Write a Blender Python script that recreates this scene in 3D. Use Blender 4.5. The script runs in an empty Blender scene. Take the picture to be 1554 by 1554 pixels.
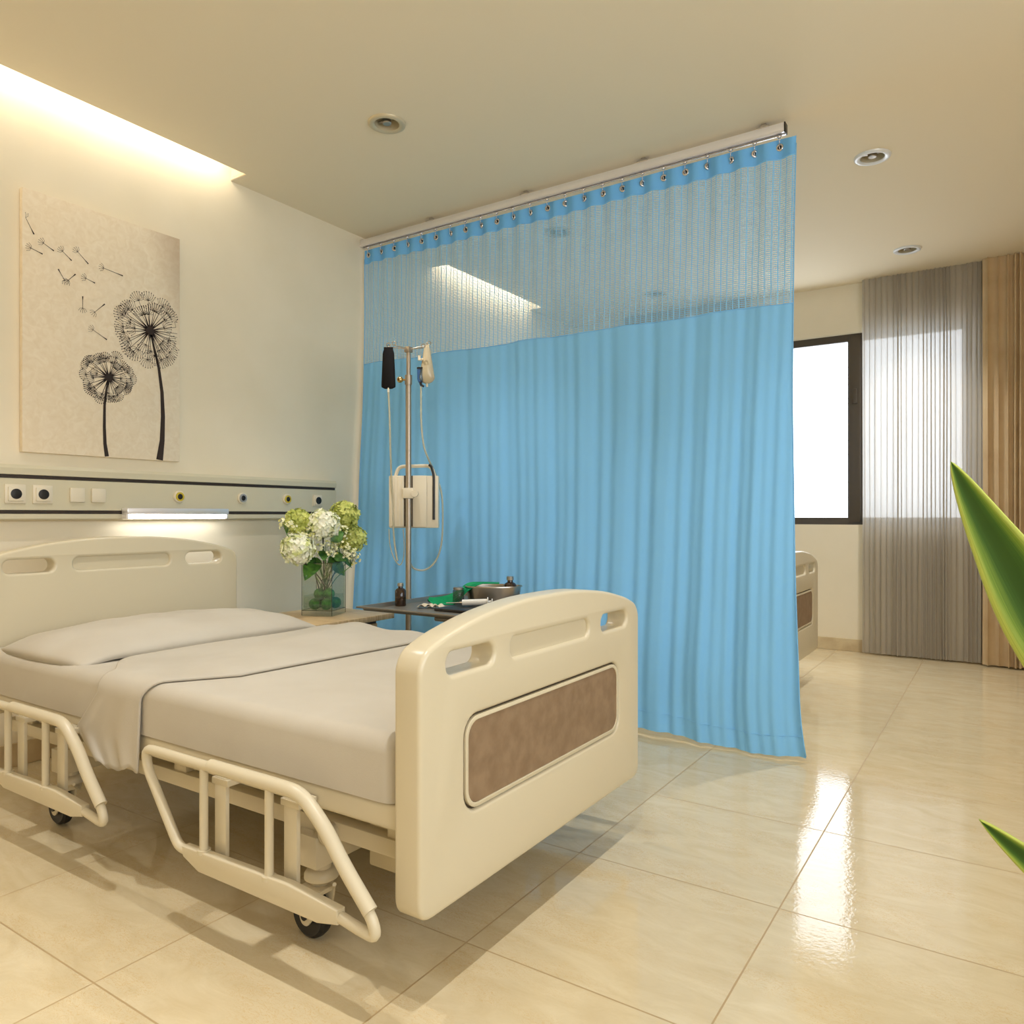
import bpy, bmesh, math, random
from mathutils import Vector, Matrix
random.seed(7)
PI = math.pi
scn = bpy.context.scene
COL = scn.collection
sin, cos = math.sin, math.cos

# ---------------------------------------------------------------- materials
def mat(name, col, rough=0.5, metal=0.0, spec=0.5, **kw):
    m = bpy.data.materials.new(name); m.use_nodes = True
    nt = m.node_tree; b = nt.nodes['Principled BSDF']
    b.inputs['Base Color'].default_value = (*col, 1)
    b.inputs['Roughness'].default_value = rough
    b.inputs['Metallic'].default_value = metal
    b.inputs['Specular IOR Level'].default_value = spec
    for k, v in kw.items():
        b.inputs[k.replace('_', ' ')].default_value = v
    return m
def srgb(r, g, b):
    f = lambda c: ((c/255+0.055)/1.055)**2.4 if c > 10 else c/255/12.92
    return (f(r), f(g), f(b))
def N(m, t, **kw):
    n = m.node_tree.nodes.new(t)
    for k, v in kw.items(): setattr(n, k, v)
    return n
def L(m, a, b): m.node_tree.links.new(a, b)
def noise_tint(m, c1, c2, scale=6, detail=5, lo=.35, hi=.65, stretch=(1, 1, 1), bump=0, bscale=None, rough=.5, dist=0):
    b = m.node_tree.nodes['Principled BSDF']
    tc = N(m, 'ShaderNodeTexCoord'); mp = N(m, 'ShaderNodeMapping'); mp.inputs['Scale'].default_value = stretch
    L(m, tc.outputs['Object'], mp.inputs['Vector'])
    n = N(m, 'ShaderNodeTexNoise'); n.inputs['Scale'].default_value = scale; n.inputs['Detail'].default_value = detail
    n.inputs['Roughness'].default_value = rough; n.inputs['Distortion'].default_value = dist
    L(m, mp.outputs[0], n.inputs['Vector'])
    r = N(m, 'ShaderNodeValToRGB'); r.color_ramp.elements[0].position = lo; r.color_ramp.elements[1].position = hi
    r.color_ramp.elements[0].color = (*c1, 1); r.color_ramp.elements[1].color = (*c2, 1)
    L(m, n.outputs['Fac'], r.inputs[0]); L(m, r.outputs[0], b.inputs['Base Color'])
    if bump:
        n2 = N(m, 'ShaderNodeTexNoise'); n2.inputs['Scale'].default_value = bscale or scale*4; n2.inputs['Detail'].default_value = 3
        L(m, mp.outputs[0], n2.inputs['Vector'])
        bp = N(m, 'ShaderNodeBump'); bp.inputs['Strength'].default_value = bump; bp.inputs['Distance'].default_value = .01
        L(m, n2.outputs['Fac'], bp.inputs['Height']); L(m, bp.outputs[0], b.inputs['Normal'])
    return m

M = {}
M['wall'] = noise_tint(mat('wall_paint', srgb(205, 193, 165), .75, spec=.25), srgb(236, 225, 201), srgb(240, 229, 206), 3, bump=.02, bscale=220)
M['ceiling'] = mat('ceiling_paint', srgb(234, 222, 197), .85, spec=.2)
M['skirting'] = noise_tint(mat('skirting_stone', srgb(205, 185, 148), .3), srgb(196, 174, 138), srgb(214, 196, 160), 9)
M['plastic'] = mat('bed_plastic', srgb(205, 194, 167), .28, spec=.5)
M['paint'] = mat('bed_frame_paint', srgb(205, 194, 168), .35, spec=.5)
M['brown'] = noise_tint(mat('brown_laminate', srgb(134, 110, 84), .45), srgb(127, 103, 78), srgb(142, 118, 92), 25)
M['groove'] = mat('dark_groove', srgb(70, 58, 42), .7)
M['linen'] = noise_tint(mat('white_linen', srgb(226, 220, 210), .85, spec=.15), srgb(188, 180, 166), srgb(194, 187, 174), 4, bump=.05, bscale=300)
M['rubber'] = mat('black_rubber', (.012, .011, .010), .45)
M['hub'] = mat('wheel_hub_grey', (.05, .047, .043), .4)
M['chrome'] = mat('chrome', (.72, .69, .70), .22, 1)
M['alu'] = mat('anodised_aluminium', (.86, .84, .87), .34, .55)
M['steel'] = mat('stainless_steel', (.42, .38, .33), .3, 1)
M['darksteel'] = mat('tray_steel', (.30, .265, .22), .45, .8)
M['polesteel'] = mat('pole_steel', (.42, .36, .29), .35, .8)
M['black'] = mat('black_plastic', (.012, .010, .009), .4)
M['bagblack'] = mat('dark_infusion', (.003, .002, .002), .6, spec=.2)
M['offwhite'] = mat('offwhite_plastic', srgb(228, 218, 196), .4)
M['panel'] = mat('panel_enamel', srgb(214, 206, 180), .32)
M['strip'] = mat('panel_groove_strip', srgb(52, 40, 30), .45)
M['yellow'] = mat('yellow_ring', srgb(206, 184, 60), .35)
M['greyring'] = mat('grey_ring', srgb(150, 155, 160), .35)
M['winframe'] = mat('dark_window_frame', srgb(78, 68, 56), .4)
M['green_cloth'] = noise_tint(mat('green_drape_cloth', srgb(20, 150, 98), .8, spec=.2), srgb(10, 140, 90), srgb(34, 165, 110), 14)
M['wood'] = noise_tint(mat('pale_wood', srgb(205, 178, 135), .4), srgb(190, 160, 118), srgb(216, 190, 148), 10, stretch=(1, 12, 1))
M['darkwood'] = mat('dark_cabinet', srgb(70, 52, 36), .5)
M['moss'] = noise_tint(mat('green_moss', srgb(30, 84, 28), .9), srgb(40, 110, 34), srgb(84, 160, 66), 60, bump=.5, bscale=160)
M['stem'] = mat('dark_stem', srgb(50, 48, 34), .6)
M['leafdk'] = noise_tint(mat('leaf_green', srgb(56, 104, 36), .45), srgb(34, 78, 26), srgb(86, 136, 48), 30)
M['pet_white'] = noise_tint(mat('petal_cream', srgb(244, 244, 205), .6, **{'Subsurface_Weight': 0}), srgb(214, 222, 120), srgb(252, 252, 232), 22, lo=.3, hi=.55)
M['pet_lime'] = noise_tint(mat('petal_lime', srgb(190, 200, 90), .6), srgb(150, 164, 52), srgb(222, 226, 130), 26, lo=.3, hi=.6)
M['pet_small'] = noise_tint(mat('petal_small', srgb(238, 236, 180), .6), srgb(206, 204, 96), srgb(250, 248, 214), 60, lo=.35, hi=.55)
M['print'] = mat('dark_print_ink', srgb(46, 32, 26), .7)
M['metalwhite'] = mat('lamp_white_metal', srgb(226, 226, 226), .3)
M['lampbeige'] = mat('lamp_beige_metal', srgb(205, 192, 162), .38, .25)
M['lampring'] = mat('lamp_ring_white', srgb(226, 228, 230), .3, .1)
M['pot'] = mat('white_glazed_pot', srgb(225, 220, 210), .25)
M['soil'] = noise_tint(mat('potting_soil', (.03, .02, .012), .95), (.02, .013, .008), (.06, .04, .025), 60, bump=.6)
M['syringe'] = mat('syringe_white', srgb(225, 222, 215), .3)
M['paper'] = mat('paper_packet', srgb(225, 215, 196), .7)
M['brass'] = mat('brass_knob', srgb(200, 170, 110), .25, 1)

def bottle_glass():
    m = mat('brown_bottle_glass', srgb(58, 38, 24), .08, spec=.6); m.node_tree.nodes['Principled BSDF'].inputs['Transmission Weight'].default_value = .25
    return m
M['amber'] = bottle_glass()

def thin_clear(name, tint, glossw=.12, alpha_mix=.85, rough=.02):
    m = bpy.data.materials.new(name); m.use_nodes = True; nt = m.node_tree; nt.nodes.clear()
    o = N(m, 'ShaderNodeOutputMaterial'); t = N(m, 'ShaderNodeBsdfTransparent'); t.inputs[0].default_value = (*tint, 1)
    g = N(m, 'ShaderNodeBsdfGlossy'); g.inputs['Roughness'].default_value = rough
    lw = N(m, 'ShaderNodeLayerWeight'); lw.inputs['Blend'].default_value = .35
    mm = N(m, 'ShaderNodeMath', operation='MULTIPLY_ADD'); mm.inputs[1].default_value = .10; mm.inputs[2].default_value = glossw*.3
    L(m, lw.outputs['Fresnel'], mm.inputs[0])
    mx = N(m, 'ShaderNodeMixShader'); L(m, mm.outputs[0], mx.inputs[0]); L(m, t.outputs[0], mx.inputs[1]); L(m, g.outputs[0], mx.inputs[2])
    L(m, mx.outputs[0], o.inputs[0]); return m
M['pane'] = thin_clear('window_glass', (.97, .98, 1), .05)
M['glass'] = thin_clear('vase_glass', (.93, .95, .91), .3)
M['water'] = thin_clear('vase_water', (.90, .94, .88), .15)
M['bluecup'] = thin_clear('drip_chamber_blue', (.45, .6, .85), .2)

def milky(name, col, frac):
    m = bpy.data.materials.new(name); m.use_nodes = True; nt = m.node_tree; nt.nodes.clear()
    o = N(m, 'ShaderNodeOutputMaterial'); t = N(m, 'ShaderNodeBsdfTransparent')
    d = N(m, 'ShaderNodeBsdfPrincipled'); d.inputs['Base Color'].default_value = (*col, 1); d.inputs['Roughness'].default_value = .25
    mx = N(m, 'ShaderNodeMixShader'); mx.inputs[0].default_value = frac
    L(m, t.outputs[0], mx.inputs[1]); L(m, d.outputs[0], mx.inputs[2]); L(m, mx.outputs[0], o.inputs[0]); return m
M['tube'] = milky('clear_tubing', srgb(205, 200, 175), .6)
M['bag'] = milky('infusion_bag_film', srgb(196, 182, 152), .92)
M['jar'] = milky('glass_jar', srgb(60, 62, 56), .55)

def emit(name, col, s):
    m = bpy.data.materials.new(name); m.use_nodes = True; nt = m.node_tree; nt.nodes.clear()
    o = N(m, 'ShaderNodeOutputMaterial'); e = N(m, 'ShaderNodeEmission'); e.inputs[0].default_value = (*col, 1); e.inputs[1].default_value = s
    L(m, e.outputs[0], o.inputs[0]); return m
M['tubeglow'] = emit('fluorescent_tube', (1, .98, .93), 14)

# curtain cloth: diffuse + translucent
def cloth(name, col, trans=.35, tcol=None, clear=0.0, stripes=None):
    m = bpy.data.materials.new(name); m.use_nodes = True; nt = m.node_tree; nt.nodes.clear()
    o = N(m, 'ShaderNodeOutputMaterial'); d = N(m, 'ShaderNodeBsdfDiffuse'); d.inputs[0].default_value = (*col, 1)
    t = N(m, 'ShaderNodeBsdfTranslucent'); t.inputs[0].default_value = (*(tcol or col), 1)
    mx = N(m, 'ShaderNodeMixShader'); mx.inputs[0].default_value = trans
    L(m, d.outputs[0], mx.inputs[1]); L(m, t.outputs[0], mx.inputs[2])
    out = mx
    if clear:
        c = N(m, 'ShaderNodeBsdfTransparent'); m2 = N(m, 'ShaderNodeMixShader'); m2.inputs[0].default_value = clear
        L(m, mx.outputs[0], m2.inputs[1]); L(m, c.outputs[0], m2.inputs[2]); out = m2
    L(m, out.outputs[0], o.inputs[0]); return m
BLUE = srgb(138, 203, 255)
M['bluecloth'] = cloth('blue_curtain_cloth', BLUE, .12, srgb(140, 205, 255))
M['blueheader'] = cloth('blue_header_cloth', srgb(122, 192, 255), .12, srgb(120, 190, 245))
M['sheer'] = cloth('sheer_voile', srgb(196, 186, 170), .22, srgb(205, 205, 202), .07)
M['drape'] = noise_tint(mat('brown_drape_cloth', srgb(170, 138, 100), .9, spec=.1), srgb(200, 174, 138), srgb(210, 186, 150), 5)

# openwork net: thread pattern in UV space (u,v in metres)
def net():
    m = bpy.data.materials.new('blue_openwork_net'); m.use_nodes = True; nt = m.node_tree; nt.nodes.clear()
    o = N(m, 'ShaderNodeOutputMaterial'); uv = N(m, 'ShaderNodeUVMap'); sp = N(m, 'ShaderNodeSeparateXYZ')
    L(m, uv.outputs[0], sp.inputs[0])
    def thr(sock, period, width):
        a = N(m, 'ShaderNodeMath', operation='MULTIPLY'); a.inputs[1].default_value = 1/period; L(m, sock, a.inputs[0])
        f = N(m, 'ShaderNodeMath', operation='FRACT'); L(m, a.outputs[0], f.inputs[0])
        l = N(m, 'ShaderNodeMath', operation='LESS_THAN'); l.inputs[1].default_value = width; L(m, f.outputs[0], l.inputs[0])
        return l.outputs[0]
    # slight waviness of the vertical cords
    w = N(m, 'ShaderNodeTexNoise'); w.inputs['Scale'].default_value = 9; L(m, uv.outputs[0], w.inputs['Vector'])
    ad = N(m, 'ShaderNodeMath', operation='MULTIPLY_ADD'); ad.inputs[1].default_value = .008; L(m, w.outputs['Fac'], ad.inputs[0]); L(m, sp.outputs[0], ad.inputs[2])
    v1 = thr(ad.outputs[0], .030, .19); h1 = thr(sp.outputs[1], .0095, .42); v2 = thr(ad.outputs[0], .0075, .22)
    mxa = N(m, 'ShaderNodeMath', operation='MAXIMUM'); L(m, v1, mxa.inputs[0]); L(m, h1, mxa.inputs[1])
    mxb = N(m, 'ShaderNodeMath', operation='MAXIMUM'); L(m, mxa.outputs[0], mxb.inputs[0]); L(m, v2, mxb.inputs[1])
    d = N(m, 'ShaderNodeBsdfDiffuse'); d.inputs[0].default_value = (*srgb(150, 210, 255), 1)
    t = N(m, 'ShaderNodeBsdfTranslucent'); t.inputs[0].default_value = (*srgb(150, 210, 255), 1)
    c = N(m, 'ShaderNodeMixShader'); c.inputs[0].default_value = .3; L(m, d.outputs[0], c.inputs[1]); L(m, t.outputs[0], c.inputs[2])
    tr = N(m, 'ShaderNodeBsdfTransparent'); mx = N(m, 'ShaderNodeMixShader')
    L(m, mxb.outputs[0], mx.inputs[0]); L(m, tr.outputs[0], mx.inputs[1]); L(m, c.outputs[0], mx.inputs[2])
    L(m, mx.outputs[0], o.inputs[0]); return m
M['net'] = net()

def floor_mat():
    m = mat('cream_marble_tiles', (.7, .6, .42), .07, spec=.5); b = m.node_tree.nodes['Principled BSDF']
    tc = N(m, 'ShaderNodeTexCoord'); sp = N(m, 'ShaderNodeSeparateXYZ'); L(m, tc.outputs['Object'], sp.inputs[0])
    def grout(sock, off, per, w):
        s = N(m, 'ShaderNodeMath', operation='SUBTRACT'); s.inputs[1].default_value = off-per*20; L(m, sock, s.inputs[0])
        a = N(m, 'ShaderNodeMath', operation='DIVIDE'); a.inputs[1].default_value = per; L(m, s.outputs[0], a.inputs[0])
        f = N(m, 'ShaderNodeMath', operation='FRACT'); L(m, a.outputs[0], f.inputs[0])
        h = N(m, 'ShaderNodeMath', operation='SUBTRACT'); h.inputs[1].default_value = .5; L(m, f.outputs[0], h.inputs[0])
        ab = N(m, 'ShaderNodeMath', operation='ABSOLUTE'); L(m, h.outputs[0], ab.inputs[0])
        g = N(m, 'ShaderNodeMath', operation='GREATER_THAN'); g.inputs[1].default_value = .5-w/per/2; L(m, ab.outputs[0], g.inputs[0])
        fl = N(m, 'ShaderNodeMath', operation='FLOOR'); L(m, a.outputs[0], fl.inputs[0])
        return g.outputs[0], fl.outputs[0]
    gx, ix = grout(sp.outputs[0], 3.056, .62, .0045); gy, iy = grout(sp.outputs[1], 2.13, .606, .0045)
    gm = N(m, 'ShaderNodeMath', operation='MAXIMUM'); L(m, gx, gm.inputs[0]); L(m, gy, gm.inputs[1])
    # per-tile offset of the marble figure
    cb = N(m, 'ShaderNodeCombineXYZ'); L(m, ix, cb.inputs[0]); L(m, iy, cb.inputs[1])
    wn = N(m, 'ShaderNodeTexWhiteNoise'); L(m, cb.outputs[0], wn.inputs['Vector'])
    va = N(m, 'ShaderNodeVectorMath', operation='MULTIPLY_ADD'); va.inputs[1].default_value = (7, 7, 7)
    L(m, wn.outputs['Color'], va.inputs[0]); L(m, tc.outputs['Object'], va.inputs[2])
    mp = N(m, 'ShaderNodeMapping'); mp.inputs['Scale'].default_value = (2.0, 5.0, 1); mp.inputs['Rotation'].default_value = (0, 0, .5); L(m, va.outputs[0], mp.inputs['Vector'])
    n = N(m, 'ShaderNodeTexNoise'); n.inputs['Scale'].default_value = 2.2; n.inputs['Detail'].default_value = 7; n.inputs['Roughness'].default_value = .62; n.inputs['Distortion'].default_value = 1.2
    L(m, mp.outputs[0], n.inputs['Vector'])
    r = N(m, 'ShaderNodeValToRGB'); e = r.color_ramp.elements
    e[0].position = .25; e[0].color = (*srgb(199, 181, 144), 1); e[1].position = .75; e[1].color = (*srgb(216, 202, 170), 1)
    L(m, n.outputs['Fac'], r.inputs[0])
    n2 = N(m, 'ShaderNodeTexNoise'); n2.inputs['Scale'].default_value = 13; n2.inputs['Detail'].default_value = 5; n2.inputs['Distortion'].default_value = 2.2; n2.inputs['Roughness'].default_value = .6
    L(m, mp.outputs[0], n2.inputs['Vector'])
    r2 = N(m, 'ShaderNodeValToRGB'); e = r2.color_ramp.elements
    e[0].position = .48; e[0].color = (0, 0, 0, 1); e[1].position = .5; e[1].color = (1, 1, 1, 1)
    e3 = r2.color_ramp.elements.new(.52); e3.color = (0, 0, 0, 1)
    L(m, n2.outputs['Fac'], r2.inputs[0])
    n3 = N(m, 'ShaderNodeTexNoise'); n3.inputs['Scale'].default_value = 1.7; L(m, mp.outputs[0], n3.inputs['Vector'])
    r3 = N(m, 'ShaderNodeValToRGB'); r3.color_ramp.elements[0].position = .42; r3.color_ramp.elements[1].position = .60; L(m, n3.outputs['Fac'], r3.inputs[0])
    vm = N(m, 'ShaderNodeMath', operation='MULTIPLY'); L(m, r2.outputs[0], vm.inputs[0]); L(m, r3.outputs[0], vm.inputs[1])
    vs = N(m, 'ShaderNodeMath', operation='MULTIPLY'); vs.inputs[1].default_value = .8; L(m, vm.outputs[0], vs.inputs[0])
    mv = N(m, 'ShaderNodeMix', data_type='RGBA'); L(m, vs.outputs[0], mv.inputs[0]); L(m, r.outputs[0], mv.inputs[6]); mv.inputs[7].default_value = (*srgb(196, 160, 104), 1)
    mg = N(m, 'ShaderNodeMix', data_type='RGBA'); L(m, gm.outputs[0], mg.inputs[0]); L(m, mv.outputs[2], mg.inputs[6]); mg.inputs[7].default_value = (*srgb(176, 152, 112), 1)
    L(m, mg.outputs[2], b.inputs['Base Color'])
    rr = N(m, 'ShaderNodeMath', operation='MULTIPLY_ADD'); rr.inputs[1].default_value = .4; rr.inputs[2].default_value = .085; L(m, gm.outputs[0], rr.inputs[0]); L(m, rr.outputs[0], b.inputs['Roughness'])
    bn = N(m, 'ShaderNodeTexNoise'); bn.inputs['Scale'].default_value = 70; bn.inputs['Detail'].default_value = 2; L(m, tc.outputs['Object'], bn.inputs['Vector'])
    hs = N(m, 'ShaderNodeMath', operation='MULTIPLY_ADD'); hs.inputs[1].default_value = .06
    ng = N(m, 'ShaderNodeMath', operation='MULTIPLY'); ng.inputs[1].default_value = -.15; L(m, gm.outputs[0], ng.inputs[0])
    L(m, bn.outputs['Fac'], hs.inputs[0]); L(m, ng.outputs[0], hs.inputs[2])
    bp = N(m, 'ShaderNodeBump'); bp.inputs['Strength'].default_value = .5; bp.inputs['Distance'].default_value = .01
    L(m, hs.outputs[0], bp.inputs['Height']); L(m, bp.outputs[0], b.inputs['Normal'])
    return m
M['floor'] = floor_mat()

def leaf_mat():
    m = mat('variegated_leaf', (.1, .2, .04), .5, spec=.25); b = m.node_tree.nodes['Principled BSDF']
    uv = N(m, 'ShaderNodeUVMap'); sp = N(m, 'ShaderNodeSeparateXYZ'); L(m, uv.outputs[0], sp.inputs[0])
    s = N(m, 'ShaderNodeMath', operation='SUBTRACT'); s.inputs[1].default_value = .5; L(m, sp.outputs[0], s.inputs[0])
    a = N(m, 'ShaderNodeMath', operation='ABSOLUTE'); L(m, s.outputs[0], a.inputs[0])
    n = N(m, 'ShaderNodeTexNoise'); n.inputs['Scale'].default_value = 5
    mp = N(m, 'ShaderNodeMapping'); mp.inputs['Scale'].default_value = (14, 1.2, 1); L(m, uv.outputs[0], mp.inputs['Vector']); L(m, mp.outputs[0], n.inputs['Vector'])
    ma = N(m, 'ShaderNodeMath', operation='MULTIPLY_ADD'); ma.inputs[1].default_value = .16; L(m, n.outputs['Fac'], ma.inputs[0]); L(m, a.outputs[0], ma.inputs[2])
    r = N(m, 'ShaderNodeValToRGB'); e = r.color_ramp.elements
    e[0].position = .16; e[0].color = (*srgb(48, 78, 22), 1); e[1].position = .56; e[1].color = (*srgb(176, 186, 88), 1)
    x = r.color_ramp.elements.new(.30); x.color = (*srgb(58, 92, 30), 1); x = r.color_ramp.elements.new(.44); x.color = (*srgb(110, 138, 46), 1)
    L(m, ma.outputs[0], r.inputs[0]); L(m, r.outputs[0], b.inputs['Base Color']); return m
M['agave'] = leaf_mat()

def canvas_mat():
    m = mat('printed_canvas', srgb(222, 206, 176), .8, spec=.15); b = m.node_tree.nodes['Principled BSDF']
    tc = N(m, 'ShaderNodeTexCoord')
    n = N(m, 'ShaderNodeTexNoise'); n.inputs['Scale'].default_value = 26; n.inputs['Detail'].default_value = 6; n.inputs['Distortion'].default_value = 1.5; L(m, tc.outputs['Object'], n.inputs['Vector'])
    r = N(m, 'ShaderNodeValToRGB'); r.color_ramp.elements[0].position = .3; r.color_ramp.elements[1].position = .7
    r.color_ramp.elements[0].color = (*srgb(234, 218, 192), 1); r.color_ramp.elements[1].color = (*srgb(243, 230, 208), 1)
    L(m, n.outputs['Fac'], r.inputs[0])
    # brownish toned upper-right corner of the print
    sp = N(m, 'ShaderNodeSeparateXYZ'); L(m, tc.outputs['Object'], sp.inputs[0])
    s1 = N(m, 'ShaderNodeMath', operation='MULTIPLY_ADD'); s1.inputs[1].default_value = 2.4; s1.inputs[2].default_value = -.1; L(m, sp.outputs[1], s1.inputs[0])
    s2 = N(m, 'ShaderNodeMath', operation='MULTIPLY_ADD'); s2.inputs[1].default_value = .8; L(m, sp.outputs[2], s2.inputs[0]); L(m, s1.outputs[0], s2.inputs[2])
    rr = N(m, 'ShaderNodeValToRGB'); rr.color_ramp.elements[0].position = .75; rr.color_ramp.elements[1].position = 1.0
    ms = N(m, 'ShaderNodeMath', operation='MULTIPLY'); ms.inputs[1].default_value = .62; L(m, s2.outputs[0], ms.inputs[0]); L(m, ms.outputs[0], rr.inputs[0])
    k = N(m, 'ShaderNodeMath', operation='MULTIPLY'); k.inputs[1].default_value = .45; L(m, rr.outputs[0], k.inputs[0])
    mx = N(m, 'ShaderNodeMix', data_type='RGBA'); L(m, k.outputs[0], mx.inputs[0]); L(m, r.outputs[0], mx.inputs[6]); mx.inputs[7].default_value = (*srgb(160, 128, 96), 1)
    L(m, mx.outputs[2], b.inputs['Base Color']); return m
M['canvas'] = canvas_mat()

# ---------------------------------------------------------------- mesh helpers
def merge(bm, src):
    me = bpy.data.meshes.new('t'); src.to_mesh(me); src.free(); bm.from_mesh(me); bpy.data.meshes.remove(me)
def box(bm, a, b, bev=0, rotz=0, seg=2, M4=None):
    t = bmesh.new(); bmesh.ops.create_cube(t, size=1)
    c = [(a[i]+b[i])/2 for i in range(3)]; s = [abs(b[i]-a[i]) for i in range(3)]
    bmesh.ops.scale(t, vec=s, verts=t.verts)
    if bev: bmesh.ops.bevel(t, geom=list(t.edges), offset=min(bev, min(s)*.49), segments=seg, affect='EDGES', profile=.5)
    if rotz: bmesh.ops.rotate(t, verts=t.verts, cent=(0, 0, 0), matrix=Matrix.Rotation(rotz, 3, 'Z'))
    bmesh.ops.translate(t, vec=c, verts=t.verts)
    if M4: bmesh.ops.transform(t, matrix=M4, verts=t.verts)
    merge(bm, t); return bm
def tube(bm, pts, r, seg=12, cap=True, closed=False, flat=None):
    pts = [Vector(p) for p in pts]; n = len(pts); rings = []
    rr = r if isinstance(r, (list, tuple)) else [r]*n
    up = None
    for i, p in enumerate(pts):
        if closed: d = (pts[(i+1) % n]-pts[i-1]).normalized()
        else: d = (pts[min(i+1, n-1)]-pts[max(i-1, 0)]).normalized()
        if up is None:
            up = Vector((0, 0, 1)) if abs(d.z) < .9 else Vector((1, 0, 0))
        x = d.cross(up)
        if x.length < 1e-5: x = d.orthogonal()
        x.normalize(); u = x.cross(d).normalized(); up = u
        fx, fu = flat or (1, 1)
        rings.append([bm.verts.new(p+x*cos(2*PI*k/seg)*rr[i]*fx+u*sin(2*PI*k/seg)*rr[i]*fu) for k in range(seg)])
    m = n if closed else n-1
    for i in range(m):
        a, b = rings[i], rings[(i+1) % n]
        for k in range(seg):
            bm.faces.new((a[k], a[(k+1) % seg], b[(k+1) % seg], b[k]))
    if cap and not closed:
        bm.faces.new(list(reversed(rings[0]))); bm.faces.new(rings[-1])
    return bm
def cyl(bm, p0, p1, r, seg=20, r2=None):
    return tube(bm, [p0, p1], [r, r if r2 is None else r2], seg)
def smooth_path(pts, k=6, closed=False):
    P = [Vector(p) for p in pts]; out = []; n = len(P)
    for i in range(n-1):
        p0 = P[max(i-1, 0)]; p1 = P[i]; p2 = P[i+1]; p3 = P[min(i+2, n-1)]
        for j in range(k):
            t = j/k
            out.append(.5*((2*p1)+(p2-p0)*t+(2*p0-5*p1+4*p2-p3)*t*t+(3*p1-p0-3*p2+p3)*t**3))
    out.append(P[-1]); return out
def round_path(pts, r, seg=6, closed=False):
    P = [Vector(p) for p in pts]; n = len(P); out = []
    for i in range(n):
        if not closed and i in (0, n-1): out.append(P[i]); continue
        a, b, c = P[i-1], P[i], P[(i+1) % n]
        ri = r[i] if isinstance(r, (list, tuple)) else r
        d1, d2 = (a-b), (c-b); l = min(ri, d1.length*.49, d2.length*.49)
        q1, q2 = b+d1.normalized()*l, b+d2.normalized()*l
        for j in range(seg+1):
            t = j/seg; out.append(q1*(1-t)**2+b*2*t*(1-t)+q2*t*t)
    return out
def lathe(bm, prof, c=(0, 0, 0), seg=32, axis='Z', caps=False):
    c = Vector(c); rings = []
    for r, z in prof:
        ring = []
        for k in range(seg):
            a = 2*PI*k/seg
            v = Vector((r*cos(a), r*sin(a), z)) if axis == 'Z' else (Vector((z, r*cos(a), r*sin(a))) if axis == 'X' else Vector((r*sin(a), z, r*cos(a))))
            ring.append(bm.verts.new(c+v))
        rings.append(ring)
    for i in range(len(rings)-1):
        a, b = rings[i], rings[i+1]
        for k in range(seg):
            bm.faces.new((a[k], a[(k+1) % seg], b[(k+1) % seg], b[k]))
    if caps: bm.faces.new(list(reversed(rings[0]))); bm.faces.new(rings[-1])
    return bm
def sphere(bm, c, r, sub=2, sc=(1, 1, 1)):
    t = bmesh.new(); bmesh.ops.create_icosphere(t, subdivisions=sub, radius=r)
    bmesh.ops.scale(t, vec=sc, verts=t.verts); bmesh.ops.translate(t, vec=c, verts=t.verts); merge(bm, t); return bm
def grid(bm, nu, nv, f, uvf=None, closed_u=False):
    V = [[bm.verts.new(f(i/nu, j/nv)) for j in range(nv+1)] for i in range(nu+1)]
    lay = bm.loops.layers.uv.verify() if uvf else None
    for i in range(nu):
        for j in range(nv):
            fc = bm.faces.new((V[i][j], V[i+1][j], V[i+1][j+1], V[i][j+1]))
            if uvf:
                for lp, (a, b) in zip(fc.loops, ((i, j), (i+1, j), (i+1, j+1), (i, j+1))):
                    lp[lay].uv = uvf(a/nu, b/nv)
    return V
def rrect(x0, y0, x1, y1, r, seg=6):
    out = []
    for cx, cy, a0 in ((x1-r, y1-r, 0), (x0+r, y1-r, 90), (x0+r, y0+r, 180), (x1-r, y0+r, 270)):
        for k in range(seg+1):
            a = math.radians(a0+90*k/seg); out.append((cx+r*cos(a), cy+r*sin(a)))
    return out
def circ(cx, cy, r, n=32): return [(cx+r*cos(2*PI*k/n), cy+r*sin(2*PI*k/n)) for k in range(n)]
# slab with holes from 2-D outlines. plane 'YZ' extrudes along x, 'XZ' along y, 'XY' along z
def slab(bm, loops, lo, hi, plane='YZ', bev=0, res=2):
    cu = bpy.data.curves.new('t', 'CURVE'); cu.dimensions = '2D'; cu.fill_mode = 'BOTH'
    for lp in loops:
        s = cu.splines.new('POLY'); s.points.add(len(lp)-1); s.use_cyclic_u = True
        for p, q in zip(s.points, lp): p.co = (q[0], q[1], 0, 1)
    cu.extrude = (hi-lo)/2-bev; cu.bevel_depth = bev; cu.bevel_resolution = res; cu.offset = -bev
    ob = bpy.data.objects.new('t', cu); COL.objects.link(ob)
    dg = bpy.context.evaluated_depsgraph_get(); me = bpy.data.meshes.new_from_object(ob.evaluated_get(dg))
    bpy.data.objects.remove(ob); bpy.data.curves.remove(cu)
    m = (lo+hi)/2
    if plane == 'YZ': X = Matrix(((0, 0, 1, m), (1, 0, 0, 0), (0, 1, 0, 0), (0, 0, 0, 1)))
    elif plane == 'XZ': X = Matrix(((1, 0, 0, 0), (0, 0, -1, m), (0, 1, 0, 0), (0, 0, 0, 1)))
    else: X = Matrix.Translation((0, 0, m))
    me.transform(X); bm.from_mesh(me); bpy.data.meshes.remove(me)
    bmesh.ops.remove_doubles(bm, verts=bm.verts, dist=1e-5)
    return bm

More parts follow.
